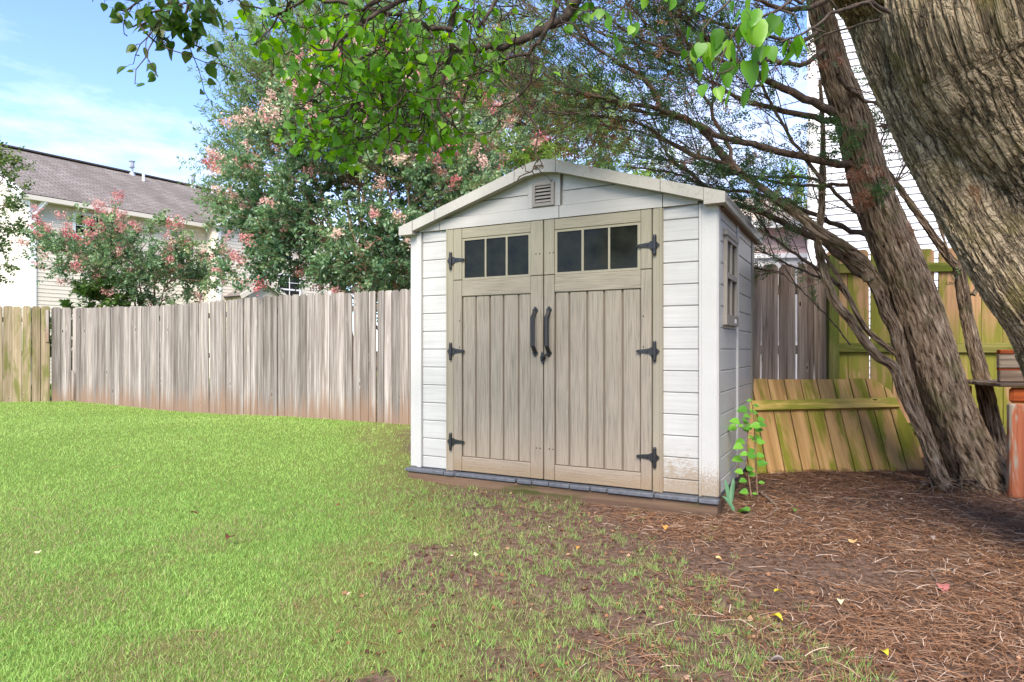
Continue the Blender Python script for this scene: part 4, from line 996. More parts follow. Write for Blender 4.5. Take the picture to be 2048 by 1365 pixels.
tree('left_edge_tree', 'loose leafed tree at the left edge in front of the cream house gable', (-12.3, 14.6, 0), 4,
     [EL(-35, 345, 14.5, 90, 90, .9), EL(-40, 440, 14.5, 90, 150, .9), EL(-45, 530, 14.5, 80, 60, .8)], 45, .5, 7, 24, .065, OVAL, M['bush_leaf'], M['myrtle_bark'], .05, None, .4, 12)
tree('hydrangea_bush', 'yellow green bush with pale flower heads just above the left fence', (-9.6, 13.9, 0), 5,
     [EL(170, 600, 13.8, 150, 50, .6), EL(235, 590, 13.8, 100, 60, .6), EL(180, 680, 13.8, 200, 120, .6)], 36, .3, 7, 18, .10, OVAL, M['bush_leaf'], M['myrtle_bark'], .03, None, .6, 13, cat='bush')
tree('background_tree', 'dull green tree showing low beside the cream house end wall', (-8.8, 31, 0), 4,
     [EL(640, 580, 31, 110, 90, 2.5), EL(760, 560, 31, 160, 110, 2.5)], 60, .9, 6, 26, .17, OVAL, M['bush_leaf'], M['myrtle_bark'], .09, None, .4, 14)

# ------------------------------------------------------------------ cedar
def pxline(l, Y): 
    """l of (px,py[,dY])"""
    return np.array([P(a[0], a[1], Y+(a[2] if len(a) > 2 else 0)) for a in l])
cb = P(1962, 972, 4.98)
cedar = thing('cedar_tree', 'multi stemmed red cedar leaning left with stringy bark beside the leaning panel', 'tree', tuple(cb))
def cpart(name, mb, m, **k): return part(name, mb, m, cedar, **k)
def rel(p): return p-cb
def trunk_mesh(pts, rad, sides, step, lump=.06, flare=None, seed=3):
    p = resample(pts, step); q = np.asarray(pts, float); s = np.linspace(0, 1, len(p)); r = np.interp(np.linspace(0, 1, len(p)), np.linspace(0, 1, len(rad)), rad)
    m = MB().tube(p, r, sides); v = m.v[0].reshape(len(p), sides, 3)
    a = np.arange(sides)/sides*2*np.pi
    L = np.r_[0, np.cumsum(np.linalg.norm(np.diff(p, axis=0), axis=1))]
    lum = 1+lump*(np.sin(a*3+seed)[None]*np.sin(L*3.1+seed)[:, None]+.7*np.sin(a*5+1.7*seed)[None]*np.cos(L*5.7)[:, None]+.8*np.cos(a*2+L[:, None]*1.4))
    if flare is not None: lum = lum*(1+flare*np.exp(-L/.16)[:, None]*(1+.6*np.sin(a*5+seed)[None]))
    m.v[0] = (p[:, None]+(v-p[:, None])*lum[..., None]).reshape(-1, 3); return m
cpart('trunk', trunk_mesh(rel(pxline([(1965, 1000), (1953, 950, 0), (1928, 893, -.02), (1892, 800, -.05), (1862, 700, -.08), (1828, 600, -.12), (1790, 500, -.15), (1754, 410, -.2), (1728, 320, -.22), (1706, 240, -.26), (1672, 150, -.3), (1652, 70, -.33), (1630, -20, -.4), (1600, -130, -.5)], 4.98)),
      [.215, .20, .186, .174, .165, .158, .152, .142, .130, .120, .100, .082, .07, .06], 72, .014, .05, .5), M['cedar_bark'], smooth=True, fix=False)
stems = [
 ([(1885, 985), (1872, 935), (1858, 890), (1828, 803), (1804, 712), (1790, 658), (1772, 622), (1756, 576), (1732, 540), (1695, 508, -.05)], 4.85, [.070, .056, .050, .048, .050, .052, .054, .045]),
 ([(1740, 560), (1722, 522), (1680, 490, -.1), (1640, 465, -.15), (1600, 432, .05), (1560, 405, .1), (1530, 380, .15), (1480, 345, .2), (1440, 300, .2), (1400, 262, .1)], 4.84, [.052, .046, .044, .042, .038, .034, .030, .024, .018, .012]),
 ([(1888, 975), (1868, 930), (1842, 860), (1808, 790), (1788, 735), (1755, 712), (1722, 672), (1700, 640), (1668, 600), (1650, 550, .05), (1636, 490, .1), (1643, 420, .2), (1645, 350, .25), (1646, 260, .3), (1640, 160, .35)], 4.78, [.055, .045, .042, .040, .038, .036, .034, .034, .030, .028, .026, .024, .02, .017, .012]),
 ([(1800, 715), (1768, 690), (1730, 655), (1700, 600), (1680, 560), (1655, 520), (1630, 470)], 4.86, [.02, .022, .022, .02, .018, .016, .012]),
 ([(2010, 980), (2000, 930), (1985, 850), (1970, 780), (1950, 700), (1935, 640), (1925, 580), (1917, 530)], 5.15, [.10, .085, .070, .066, .058, .052, .048, .045]),
 ([(1920, 540), (1895, 512), (1860, 462), (1830, 420), (1805, 385), (1780, 350), (1760, 322)], 5.14, [.034, .033, .03, .028, .026, .022, .018]),
 ([(1921, 545), (1930, 480), (1932, 430), (1938, 380)], 5.16, [.035, .032, .028, .022]),
 ([(1945, 590), (1965, 560), (1975, 520)], 5.12, [.022, .018, .012]),
 ([(1900, 515), (1880, 455), (1865, 400), (1850, 340), (1835, 300)], 5.1, [.012, .012, .011, .009, .006]),
]
for l, Y, r in stems:
    cpart('stem', trunk_mesh(rel(pxline(l, Y)), r, 28, .02, .06, None, 5), M['cedar_bark'], smooth=True, fix=False)
branches = [
 ([(1715, 330), (1626, 320), (1539, 299), (1490, 285), (1441, 275), (1400, 250), (1321, 219), (1205, 198), (1102, 164)], 4.75, -.5, .030),
 ([(1690, 245), (1662, 242), (1585, 226), (1490, 201), (1400, 152), (1330, 120)], 4.72, .5, .028),
 ([(1665, 225), (1646, 213), (1585, 185), (1515, 148), (1461, 115), (1390, 60), (1340, 20)], 4.7, -.3, .032),
 ([(1490, 348), (1454, 328), (1403, 260), (1342, 232), (1301, 226), (1239, 205), (1154, 181), (1090, 150)], 4.9, -.4, .022),
 ([(1320, 215), (1300, 167), (1219, 113), (1164, 65), (1137, 14), (1120, -40)], 4.3, -.2, .018),
 ([(1480, 345), (1465, 318), (1410, 195), (1376, 126), (1350, 40)], 4.5, .1, .016),
 ([(1810, 495), (1780, 475), (1744, 443), (1687, 402), (1646, 365), (1584, 355), (1500, 352), (1420, 330), (1330, 322), (1260, 300)], 4.9, .9, .019),
 ([(1725, 372), (1680, 370), (1620, 372), (1560, 366), (1480, 350), (1400, 320), (1300, 270), (1200, 250), (1120, 215)], 4.8, .8, .014),
 ([(1780, 495), (1740, 470), (1700, 460), (1620, 425), (1560, 400), (1490, 385), (1420, 375), (1340, 345), (1260, 335)], 4.9, 1.0, .024),
 ([(1740, 560), (1700, 530), (1640, 480), (1580, 455), (1545, 435), (1500, 415), (1450, 400), (1400, 365), (1370, 340), (1340, 315), (1325, 290), (1290, 240)], 4.95, 1.1, .034),
 ([(1700, 600), (1668, 560), (1620, 530), (1580, 500), (1540, 470), (1512, 430), (1480, 400), (1440, 380)], 4.9, .9, .016),
 ([(1680, 570), (1640, 555), (1600, 540), (1560, 520), (1510, 498)], 4.9, 1.2, .013),
 ([(1700, 690), (1660, 640), (1610, 590), (1560, 545), (1510, 535)], 4.9, 1.2, .007),
 ([(1646, 365), (1600, 300), (1560, 240), (1520, 170), (1470, 90), (1440, 20)], 4.7, .3, .014),
 ([(1700, 260), (1740, 255), (1795, 250), (1850, 225)], 4.6, .5, .008),
 ([(1675, 150), (1690, 170), (1730, 200), (1780, 220), (1830, 225)], 4.5, .2, .017),
 ([(1640, 60), (1600, 90), (1560, 80), (1500, 60), (1440, 50), (1380, 20)], 4.5, -.1, .016),
 ([(1650, 100), (1600, 130), (1540, 120), (1470, 130), (1400, 110), (1330, 100), (1250, 60), (1180, 10)], 4.6, -.6, .018),
 ([(1655, 0), (1600, 20), (1540, 10), (1480, -10), (1400, -20)], 4.5, -.2, .02),
 ([(1454, 328), (1380, 305), (1300, 260), (1240, 235), (1160, 230), (1060, 215)], 4.6, -.2, .012),
 ([(1340, 130), (1270, 90), (1190, 60), (1100, 40), (1020, 30)], 4.7, .3, .014),
 ([(1770, 400), (1800, 350), (1835, 290), (1850, 250)], 4.9, .3, .009),
 ([(1760, 330), (1765, 280), (1790, 200), (1800, 160)], 4.95, .3, .008),
]
crng = np.random.default_rng(21)
bw = MB(); tw_ = MB(); sp, sd, st, dead = [], [], [], []
def bad(q):
    w = q+cb; lx = (w[0]-SL[0])*math.cos(TH)-(w[1]-SL[1])*math.sin(TH); ly = (w[0]-SL[0])*math.sin(TH)+(w[1]-SL[1])*math.cos(TH)
    yy = 700-(w[2]-1)*F/max(w[1], .1); xx = 1024+w[0]*F/max(w[1], .1)
    if ly < .05 and xx < 1500: return yy > np.interp(xx, [1080, 1441, 1500], [325, 385, 470])-18
    return lx < 2.62 and ly < 1.9 and w[2] < (ztop(lx)+.02 if lx < 2.55 else 2.0)
def cedar_twigs(p, r0, dens=1.0, tipfrac=.15):
    seg = np.diff(p, axis=0); L = np.r_[0, np.cumsum(np.linalg.norm(seg, axis=1))]; tot = L[-1]
    n = int(tot*10.5*dens)
    for k in range(n):
        s = tot*(tipfrac+(1-tipfrac)*crng.random()); i = min(np.searchsorted(L, s), len(p)-1)
        t = p[i]-p[i-1]; t /= np.linalg.norm(t)+1e-9
        d = t*.9+rdir(1, -.02, crng)[0]*.75; d /= np.linalg.norm(d); ln = crng.uniform(.12, .62)*(1-.35*s/tot)
        m = 6; q = np.zeros((m, 3)); q[0] = p[i]; dd = d.copy()
        for j in range(1, m):
            dd += crng.normal(size=3)*.13+np.array([0, 0, .03]); dd /= np.linalg.norm(dd); q[j] = q[j-1]+dd*ln/(m-1)
        if bad(q[-1]) or bad(q[3]): continue
        tw_.tube(q, np.linspace(max(.0024, r0*.13), .001, m), 3)
        isdead = crng.random() < .42
        for j in range(2, m):
            for c in range(2 if not isdead else 1):
                if crng.random() < (.66 if s/tot > .3 else .34):
                    sp.append(q[j]); sd.append(dd*.6+rdir(1, -.1, crng)[0]*.8); dead.append(isdead); st.append(crng.normal(.45, .2))
for l, Y, dY, r0 in branches:
    n = len(l); p = np.array([P(a[0], a[1], Y+dY*i/(n-1)) for i, a in enumerate(l)])-cb
    p = resample(p, .09); p[2:] += crng.normal(size=(len(p)-2, 3))*.006
    bw.tube(p, np.linspace(r0, r0*.28, len(p)), 8); cedar_twigs(p, r0, 1.0 if r0 > .01 else .6)
    # long whips running roughly with the branch
    for q in range(int(4+len(l)*.8)):
        i = crng.integers(len(p)//6, len(p)-2); t = p[min(i+3, len(p)-1)]-p[i]; t /= np.linalg.norm(t)+1e-9
        d = t+crng.normal(size=3)*np.array([.28, .35, .24]); d /= np.linalg.norm(d); ln = crng.uniform(.5, 1.2); m = 9
        w_ = np.zeros((m, 3)); w_[0] = p[i]; dd = d
        for j in range(1, m):
            dd = dd+crng.normal(size=3)*.07+np.array([0, 0, .015]); dd /= np.linalg.norm(dd); w_[j] = w_[j-1]+dd*ln/(m-1)
        if bad(w_[-1]) or bad(w_[4]): continue
        tw_.tube(w_, np.linspace(.0055, .0018, m), 4); cedar_twigs(w_, .006, .9)
cpart('branch', bw, M['cedar_twig'], smooth=True, fix=False)
cpart('twig', tw_, M['cedar_twig'], smooth=True, fix=False, stuff=True)
# dense green clumps
for px, py, Y, rr, n in ((1510, 325, 4.9, .30, 180), (1440, 340, 5.0, .2, 90), (1290, 110, 4.3, .38, 260), (1320, 30, 4.3, .35, 200), (1180, 230, 4.5, .32, 170), (1060, 170, 4.7, .35, 230), (1090, 100, 4.8, .38, 230), (1010, 60, 4.9, .3, 140), (1300, 190, 4.3, .28, 140),
                         (1640, 255, 4.62, .14, 60), (1690, 300, 4.6, .14, 70), (1700, 265, 4.6, .12, 50), (1765, 385, 4.6, .08, 40), (1420, 40, 4.4, .32, 150), (1580, 30, 4.5, .28, 150), (1550, 370, 4.6, .25, 130), (1150, 150, 4.6, .35, 170), (1790, 210, 4.9, .25, 90), (1815, 150, 4.9, .2, 60), (1560, 120, 4.5, .3, 110), (1920, 560, 5.2, .08, 20)):
    n = int(n*.75); c = P(px, py, Y)-cb; q = c+rdir(n, 0, crng)*(crng.random((n, 1))**.5)*np.array([rr*1.25, rr*1.1, rr*.75])
    for a in q: sp.append(a); sd.append(rdir(1, -.05, crng)[0]+np.array([-.5, 0, 0])); dead.append(crng.random() < .06); st.append(crng.normal(.42, .22))
for px, py, Y, rr, n in ((1200, 250, 4.6, .3, 170), (1270, 120, 4.7, .3, 80), (1730, 350, 4.6, .12, 60), (1725, 400, 4.58, .10, 50), (1160, 300, 4.7, .2, 60), (1120, 245, 4.8, .2, 50), (1810, 470, 4.7, .06, 25), (1640, 120, 4.5, .15, 50), (1500, 150, 4.6, .3, 70)):
    c = P(px, py, Y)-cb; q = c+rdir(n, 0, crng)*(crng.random((n, 1))**.5)*np.array([rr*1.3, rr, rr*.6])
    for a in q: sp.append(a); sd.append(rdir(1, -.3, crng)[0]); dead.append(True); st.append(crng.normal(.5, .2))
_k = [i for i, a in enumerate(sp) if not bad(a)]; sp = [sp[i] for i in _k]; sd = [sd[i] for i in _k]; st = [st[i] for i in _k]; dead = [dead[i] for i in _k]
sp = np.array(sp); sd = np.array(sd); st = np.clip(np.array(st), 0, 1); dead = np.array(dead)
def spray(seed, n=9):
    r = np.random.default_rng(seed); v = [[-.006, 0, 0], [.006, 0, 0], [0, 1, 0]]; f = [[0, 1, 2]]
    for i in range(n):
        t = .1+.8*i/n; s = 1 if i % 2 else -1; l = .42*(1-t*.55)*r.uniform(.7, 1.2); a = r.uniform(.5, .95); z = r.uniform(-.15, .15); w_ = .05
        b = np.array([0, t, 0]); e = b+np.array([s*l*math.sin(a), l*math.cos(a), z*l]); k = len(v)
        mid = (b+e)/2; pv = np.array([math.cos(a), -s*math.sin(a), 0])*w_
        v += [b.tolist(), (mid+pv).tolist(), e.tolist(), (mid-pv).tolist()]; f += [[k, k+1, k+2], [k, k+2, k+3]]
    return v, f
for flag, nm, mt in ((False, 'foliage', 'cedar_leaf'), (True, 'dead_foliage', 'cedar_dead')):
    m = MB(); sel = dead == flag
    for s_ in range(3):
        idx = np.where(sel)[0][s_::3]; N = len(idx)
        place(*spray(s_, 8 if not flag else 6), sp[idx], sd[idx], rdir(N, .2, crng), crng.uniform(.06, .13, N)*(1 if not flag else .8), st[idx], m)
    cpart(nm, m, M[mt], fix=False, stuff=True)
# roots and dry litter at its foot
rt = MB()
for k in range(26):
    x = 1880+crng.uniform(-30, 60); p0 = P(x, 965+crng.uniform(-14, 10), 4.82)-cb; d = np.array([crng.uniform(-.25, .25), crng.uniform(-.2, .05), 0])
    p1 = p0+d; p1[2] = float(gz(*(p1+cb)[:2]))-cb[2]+.015; rt.tube(curve(p0, p1, 4, .02, .006, crng), [.007, .006, .005, .003], 4)
cpart('root', rt, M['cedar_twig'], fix=False)

# ------------------------------------------------------------------ pear tree (big trunk at the right)
pbz = np.array([2.75, 3.15, float(gz(2.75, 3.15))])
pear = thing('pear_tree', 'big furrowed trunk at the right edge with heart shaped leaves overhanging the yard', 'tree', tuple(pbz))
PY = 3.1
tA = [P(2330, 1120, PY)-pbz, P(2290, 980, PY)-pbz, P(2215, 820, PY)-pbz, P(2130, 660, PY)-pbz, P(2050, 560, PY-.02)-pbz, P(1992, 470, PY+.04)-pbz, P(1944, 380, PY+.10)-pbz, P(1894, 280, PY+.16)-pbz, P(1848, 190, PY+.20)-pbz, P(1802, 100, PY+.24)-pbz, P(1756, 0, PY+.28)-pbz, P(1660, -110, PY)-pbz, P(1600, -230, PY)-pbz]
rA = [.42, .36, .30, .245, .20, .190, .192, .198, .188, .172, .155, .14, .12]
tB = [P(2350, 1120, PY+.05)-pbz, P(2320, 950, PY+.08)-pbz, P(2285, 780, PY+.08)-pbz, P(2240, 600, PY+.05)-pbz, P(2190, 450, PY)-pbz, P(2135, 320, PY-.04)-pbz, P(2060, 200, PY-.10)-pbz, P(1995, 90, PY-.14)-pbz, P(1965, 0, PY-.18)-pbz, P(1930, -120, PY-.1)-pbz, P(1880, -260, PY-.1)-pbz]
rB = [.42, .40, .39, .385, .375, .37, .37, .38, .39, .33, .28]
mA = trunk_mesh(tA, rA, 170, .0085, .035, None, 2); mB_ = trunk_mesh(tB, rB, 230, .0085, .03, None, 6)
for kp, rad_, dep in ((P(1812, 62, PY), .075, .07), (P(1915, 175, PY), .085, .08), (P(1700, 60, PY), .04, .03)):
    V_ = mA.v[0]+pbz; dirv = V_/np.linalg.norm(V_-np.array([0, 0, 1.0]), axis=1)[:, None]
    ray = (kp-np.array([0, 0, 1.0])); ray /= np.linalg.norm(ray); w_ = V_-np.array([0, 0, 1.0]); dist = np.linalg.norm(w_-np.outer(w_@ray, ray), axis=1)
    near = (w_@ray) < np.percentile((w_@ray)[dist < rad_], 60)+.05 if (dist < rad_).any() else np.zeros(len(V_), bool)
    amt = np.where(near, dep*np.exp(-(dist/rad_)**2*2.2)-dep*.35*np.exp(-((dist-rad_*1.1)/(rad_*.3))**2), 0); mA.v[0] = mA.v[0]+ray*amt[:, None]
mA.add(mB_.v[0], mB_.f[0], uv=mB_.uv[0]+np.array([3.3, 1.7]))
part('trunk', mA, M['pear_bark'], pear, smooth=True, fix=False)
prng = np.random.default_rng(44)
plimbs = [
 ([(1190, -60), (1158, -5), (1130, 38), (1082, 60), (1040, 82), (1010, 93), (960, 97), (900, 100), (855, 108), (825, 113)], 3.3, .1, .030, .5),
 ([(1120, -50), (1115, 8), (1092, 60), (1070, 95), (1058, 110), (1062, 140), (1058, 165), (1045, 185), (1035, 195)], 3.2, .2, .016, .3),
 ([(1036, 193), (1045, 215), (1060, 240), (1073, 258), (1075, 275), (1072, 295), (1073, 318), (1074, 340)], 3.4, 0, .0075, 0),
 ([(1074, 325), (1082, 323), (1086, 335)], 3.4, 0, .004, 0), ([(1073, 338), (1058, 345), (1045, 352), (1035, 360)], 3.4, 0, .004, 0), ([(1035, 195), (1018, 205), (1000, 212), (985, 218)], 3.4, 0, .006, .1),
 ([(1064, 342), (1070, 350)], 3.4, 0, .003, 0), ([(1060, 345), (1050, 336), (1040, 330)], 3.4, 0, .003, 0),
 ([(1060, 108), (1020, 116), (990, 135), (950, 148), (925, 152)], 3.3, .1, .010, .8),
 ([(925, -30), (908, 20), (902, 60), (900, 110), (890, 160), (880, 210), (895, 240)], 3.0, .1, .018, .9),
 ([(905, 60), (860, 50), (800, 30), (740, 20), (690, 25), (640, 60)], 3.0, -.2, .012, 1.3),
 ([(870, -20), (800, 0), (760, 25), (700, 60), (660, 100), (620, 90)], 2.8, -.2, .013, 1.3),
 ([(825, 113), (790, 130), (757, 165), (735, 205), (715, 240), (690, 260), (660, 270), (600, 285)], 3.3, -.2, .011, 1.5),
 ([(825, 113), (770, 100), (720, 120), (680, 160), (640, 190), (590, 210)], 3.3, -.1, .010, 1.3),
 ([(900, 100), (860, 170), (850, 220), (825, 250), (800, 270), (770, 290)], 3.3, .1, .008, 1.3),
 ([(960, 97), (940, 160), (930, 200), (905, 230), (915, 260)], 3.3, .1, .006, .9),
 ([(790, -30), (740, 10), (680, 10), (610, -10), (560, 30), (540, 60)], 2.7, 0, .012, 1.5),
 ([(1010, -30), (980, 20), (960, 60), (930, 40), (890, 20)], 3.1, 0, .012, .9),
 ([(740, 120), (720, 190), (690, 230), (640, 240), (610, 220)], 3.1, 0, .007, 1.4),
 ([(620, -10), (580, 20), (545, 30), (525, 20)], 2.7, 0, .006, 1.2),
 ([(850, 110), (800, 180), (790, 240), (745, 270), (700, 290)], 3.1, .0, .007, 1.4),
 # left spray against the sky
 ([(520, -120), (440, -60), (380, -20), (350, 5), (300, 30), (265, 55)], 2.6, 0, .010, 1.9),
 ([(400, -40), (370, 20), (360, 60), (380, 85), (400, 95)], 2.6, .05, .006, 2.6),
 ([(360, -20), (330, 20), (320, 60), (335, 90)], 2.55, .0, .006, 2.6), ([(400, -40), (410, -10), (430, 10)], 2.6, 0, .005, 2.0), ([(330, -30), (290, -5), (255, 15), (230, 28)], 2.55, 0, .005, 1.9), ([(300, 30), (285, 55), (300, 75), (340, 100)], 2.55, 0, .005, 2.2),
 # spray by the right trunk
 ([(1780, 25), (1740, 10), (1700, 12), (1660, 30), (1620, 60), (1590, 75), (1560, 85)], 2.5, -.3, .008, .25),
 ([(1760, 40), (1700, 55), (1650, 72), (1610, 95)], 2.45, .2, .005, 0),
 ([(1640, -40), (1600, 5), (1560, 20), (1520, 30), (1480, 50), (1460, 90), (1440, 130)], 2.3, -.1, .006, 0),
 ([(1520, 30), (1500, 60), (1470, 100), (1460, 140), (1430, 160)], 2.25, 0, .004, 0), ([(1560, 20), (1590, 40), (1600, 60)], 2.25, 0, .004, 0), ([(1480, -30), (1440, 20), (1410, 60), (1400, 100)], 2.3, 0, .004, 0),
 ([(1300, -40), (1260, 0), (1230, 30), (1225, 70)], 2.9, 0, .005, 0), ([(1260, 0), (1270, 40), (1265, 70)], 2.9, 0, .004, 0),
]
lw_ = MB(); lpos, ldir, lsz, ldk = [], [], [], []
def addleaf(p, size, dk=0, d=None):
    a = prng.uniform(0, 6.28); h = np.array([math.cos(a), math.sin(a), prng.uniform(-1.4, .1)]) if d is None else d
    size *= float(np.clip(prng.normal(1, .15), .6, 1.12)); h = h/np.linalg.norm(h); pet = size*prng.uniform(.35, .7); q = p+h*pet
    lw_.tube([p, p+h*pet*.5+[0, 0, .004], q], [.0011, .0010, .0009], 3); lpos.append(q); ldir.append(h+np.array([0, 0, -.35])); lsz.append(size); ldk.append(dk)
for l, Y, dY, r0, ld_ in plimbs:
    n = len(l); p = np.array([P(a[0], a[1], Y+dY*i/(n-1)) for i, a in enumerate(l)])-pbz; left = l[0][0] < 560
    p = resample(p, .06); p[1:-1] += prng.normal(size=(len(p)-2, 3))*.007
    lw_.tube(p, np.linspace(r0, max(.0028, r0*.3), len(p)), 7)
    L = np.linalg.norm(np.diff(p, axis=0), axis=1).sum()
    nt_ = int(L*(11 if r0 > .0045 else 5)*(1 if ld_ > 0 or r0 > .006 else .5))
    for k in range(nt_):
        i = prng.integers(1, len(p)); t = p[i]-p[i-1]; t /= np.linalg.norm(t)+1e-9
        d = t*.6+rdir(1, -.1, prng)[0]*.9; d /= np.linalg.norm(d); ln = prng.uniform(.08, .34) if ld_ > 0 else prng.uniform(.03, .16); m = 6
        if l[0][0] > 1200: ln *= .4
        q = np.zeros((m, 3)); q[0] = p[i]; dd = d.copy()
        for j in range(1, m):
            dd += prng.normal(size=3)*.32; dd /= np.linalg.norm(dd); q[j] = q[j-1]+dd*ln/(m-1)
        lw_.tube(q, np.linspace(min(.0042, r0*.45), .0016, m), 4)
        for j in range(1, m):      # fruiting spurs
            if prng.random() < .35:
                e = q[j]+rdir(1, 0, prng)[0]*.014; lw_.tube([q[j], e], [.0022, .0026], 4)
        if prng.random() < ld_*.95:
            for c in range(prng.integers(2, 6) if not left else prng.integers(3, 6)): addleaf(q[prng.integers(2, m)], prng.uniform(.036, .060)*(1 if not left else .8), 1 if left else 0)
for px, py, Y, s in ((1395, 55, 2.3, 44), (1420, 95, 2.3, 40), (1390, 100, 2.3, 34), (1460, 80, 2.2, 52), (1500, 45, 2.2, 60), (1540, 40, 2.2, 60), (1480, 115, 2.25, 56), (1515, 90, 2.2, 62), (1450, 140, 2.25, 50), (1475, 180, 2.25, 50), (1490, 20, 2.25, 44), (1560, 40, 2.2, 46), (1590, 65, 2.2, 50), (1600, 80, 2.2, 46), (1545, 100, 2.2, 40), (1420, 170, 2.25, 44), (1405, 85, 2.3, 40), (1440, 60, 2.25, 48), (1470, 60, 2.22, 46), (1385, 115, 2.3, 36), (1520, 20, 2.2, 50),
                     (1215, 40, 2.9, 36), (1225, 65, 2.9, 34), (1235, 80, 2.9, 34), (1258, 45, 2.9, 32), (1265, 60, 2.9, 34), (1250, 20, 2.9, 30), (1210, 25, 2.9, 28), (1300, 0, 2.9, 30), (1340, 0, 2.8, 30), (1420, 10, 2.4, 30), (1480, 5, 2.4, 34)):
    for rep in range(2):
        p = P(px+prng.uniform(-12, 12), py-14+prng.uniform(-10, 10), Y+prng.uniform(-.05, .05))-pbz; addleaf(p, s/F*Y*prng.uniform(.62, .9), 0, np.array([prng.uniform(-.7, .5), prng.uniform(-.4, .4), -1.]))
for k in range(90):     # bare gnarled twiglets
    c = P(prng.uniform(700, 1110), prng.uniform(-10, 235), prng.uniform(2.8, 3.6))-pbz; q = [c]; dd = rdir(1, -.2, prng)[0]
    for j in range(7): dd = dd+prng.normal(size=3)*.45; dd /= np.linalg.norm(dd); q.append(q[-1]+dd*prng.uniform(.03, .06))
    lw_.tube(q, np.linspace(.0038, .0016, 8), 4)
    for j in range(1, 8, 2): lw_.tube([q[j], q[j]+rdir(1, 0, prng)[0]*.022], [.0022, .0026], 4)
cl_ = [(620, 60, 2.9, .26, 90), (700, 100, 3.0, .3, 120), (590, 20, 2.8, .2, 60), (780, 80, 3.0, .3, 110), (850, 60, 3.1, .3, 90), (730, 220, 3.2, .26, 90), (800, 190, 3.3, .26, 80), (650, 250, 3.2, .2, 60), (860, 230, 3.3, .2, 60), (690, 280, 3.2, .18, 45), (960, 40, 3.3, .25, 55), (930, 140, 3.4, .2, 40), (610, 150, 3.0, .13, 26), (760, 150, 3.1, .25, 80), (860, 290, 3.3, .10, 16), (600, 285, 3.1, .08, 12)]
for px, py, Y, rr, n in cl_:
    c = P(px, py, Y)-pbz
    for k in range(n):
        q = c+rdir(1, 0, prng)[0]*prng.random()**.45*np.array([rr*1.2, rr*1.1, rr*.8]); addleaf(q, prng.uniform(.034, .056))
        if k % 4 == 0:
            e = q+rdir(1, .3, prng)[0]*.12; lw_.tube(curve(q, e, 5, 0, .012, prng), [.0018, .002, .0024, .0026, .003], 4)
for px, py, Y, rr, n in ((330, 25, 2.55, .11, 34), (370, 60, 2.6, .10, 36), (300, 10, 2.55, .10, 18), (395, 15, 2.6, .10, 26), (250, 20, 2.55, .05, 8), (430, 15, 2.6, .04, 6)):
    c = P(px, py, Y)-pbz
    for k in range(n): addleaf(c+rdir(1, 0, prng)[0]*prng.random()**.5*np.array([rr*1.1, rr, rr*.75]), prng.uniform(.036, .055), 1)
# unseen crown above and behind the camera, added to shade shed and foreground
cvr = np.random.default_rng(8); top = pbz+0; n_c = 0
for k in range(64):
    c = np.array([cvr.uniform(-.6, 5.2), cvr.uniform(-3.5, 6.5), 0]); c[2] = max(4.0, 1+.60*max(c[1], 0)+.9)+cvr.uniform(0, 1.4)
    b0 = np.array([2.2, 2.9, 5.0])+cvr.normal(size=3)*np.array([.6, .6, .5]); b0[2] = max(b0[2], 1+.60*b0[1]+.6); lw_.tube(curve(b0-pbz, c-pbz, 5, .15, .04, cvr), np.linspace(.03, .006, 5), 4)
    for j in range(34):
        q = c+rdir(1, 0, cvr)[0]*cvr.random()**.4*np.array([.6, .6, .35])
        if (q[2]-1) < .57*q[1]+.12: continue
        lpos.append(q-pbz); ldir.append(rdir(1, -.2, cvr)[0]); lsz.append(cvr.uniform(.085, .12)); ldk.append(0)
lw_.tube([tA[-1], np.array([1.7, 2.9, 4.6])-pbz, np.array([1.0, 2.2, 5.6])-pbz], [.12, .09, .05], 10); lw_.tube([tB[-1], np.array([2.3, 2.9, 4.8])-pbz, np.array([2.8, 2.0, 6.2])-pbz], [.27, .16, .08], 10)
part('branch', lw_, M['pear_twig'], pear, smooth=True, fix=False)
lpos = np.array(lpos); ldir = np.array(ldir); lsz = np.array(lsz); ldk = np.array(ldk); N = len(lpos)
lnrm = rdir(N, .55, prng); ltone = np.clip(prng.normal(.5, .2, N), 0, 1)
# the leaves that show largest are parts, the rest one part
wpos = lpos+pbz; app = lsz/wpos[:, 1]*np.where((np.abs((wpos[:, 0])/wpos[:, 1]) < .8) & ((wpos[:, 2]-1)/wpos[:, 1] < .545), 1, 0)
order = np.argsort(-app); big = order[:290]; rest = order[290:]
hv, hf = np.array(HEART[0]), np.array(HEART[1]); leafmeshes = {}
s_, d2_, n2_ = frames(ldir, lnrm)
for vi in range(4):
    for dk in (0, 1):
        for tb in range(3):
            v = hv.copy(); v[:, 2] *= (.6, 1.6, -.5, 2.4)[vi]; v[:, 2] += (-.10, .0, -.18, .12)[vi]*v[:, 1]**2; v[:, 0] *= (1, .9, 1.08, .85)[vi]
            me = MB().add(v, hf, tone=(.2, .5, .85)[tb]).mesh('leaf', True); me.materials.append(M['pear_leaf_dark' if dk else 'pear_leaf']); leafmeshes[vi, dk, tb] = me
for i in big:
    o = bpy.data.objects.new('leaf', leafmeshes[int(prng.integers(4)), int(ldk[i]), int(min(2, ltone[i]*3))]); C.objects.link(o); o.parent = pear
    Mx = Matrix(((s_[i][0], d2_[i][0], n2_[i][0], lpos[i][0]), (s_[i][1], d2_[i][1], n2_[i][1], lpos[i][1]), (s_[i][2], d2_[i][2], n2_[i][2], lpos[i][2]), (0, 0, 0, 1))) @ Matrix.Scale(float(lsz[i]), 4)
    o.matrix_local = Mx
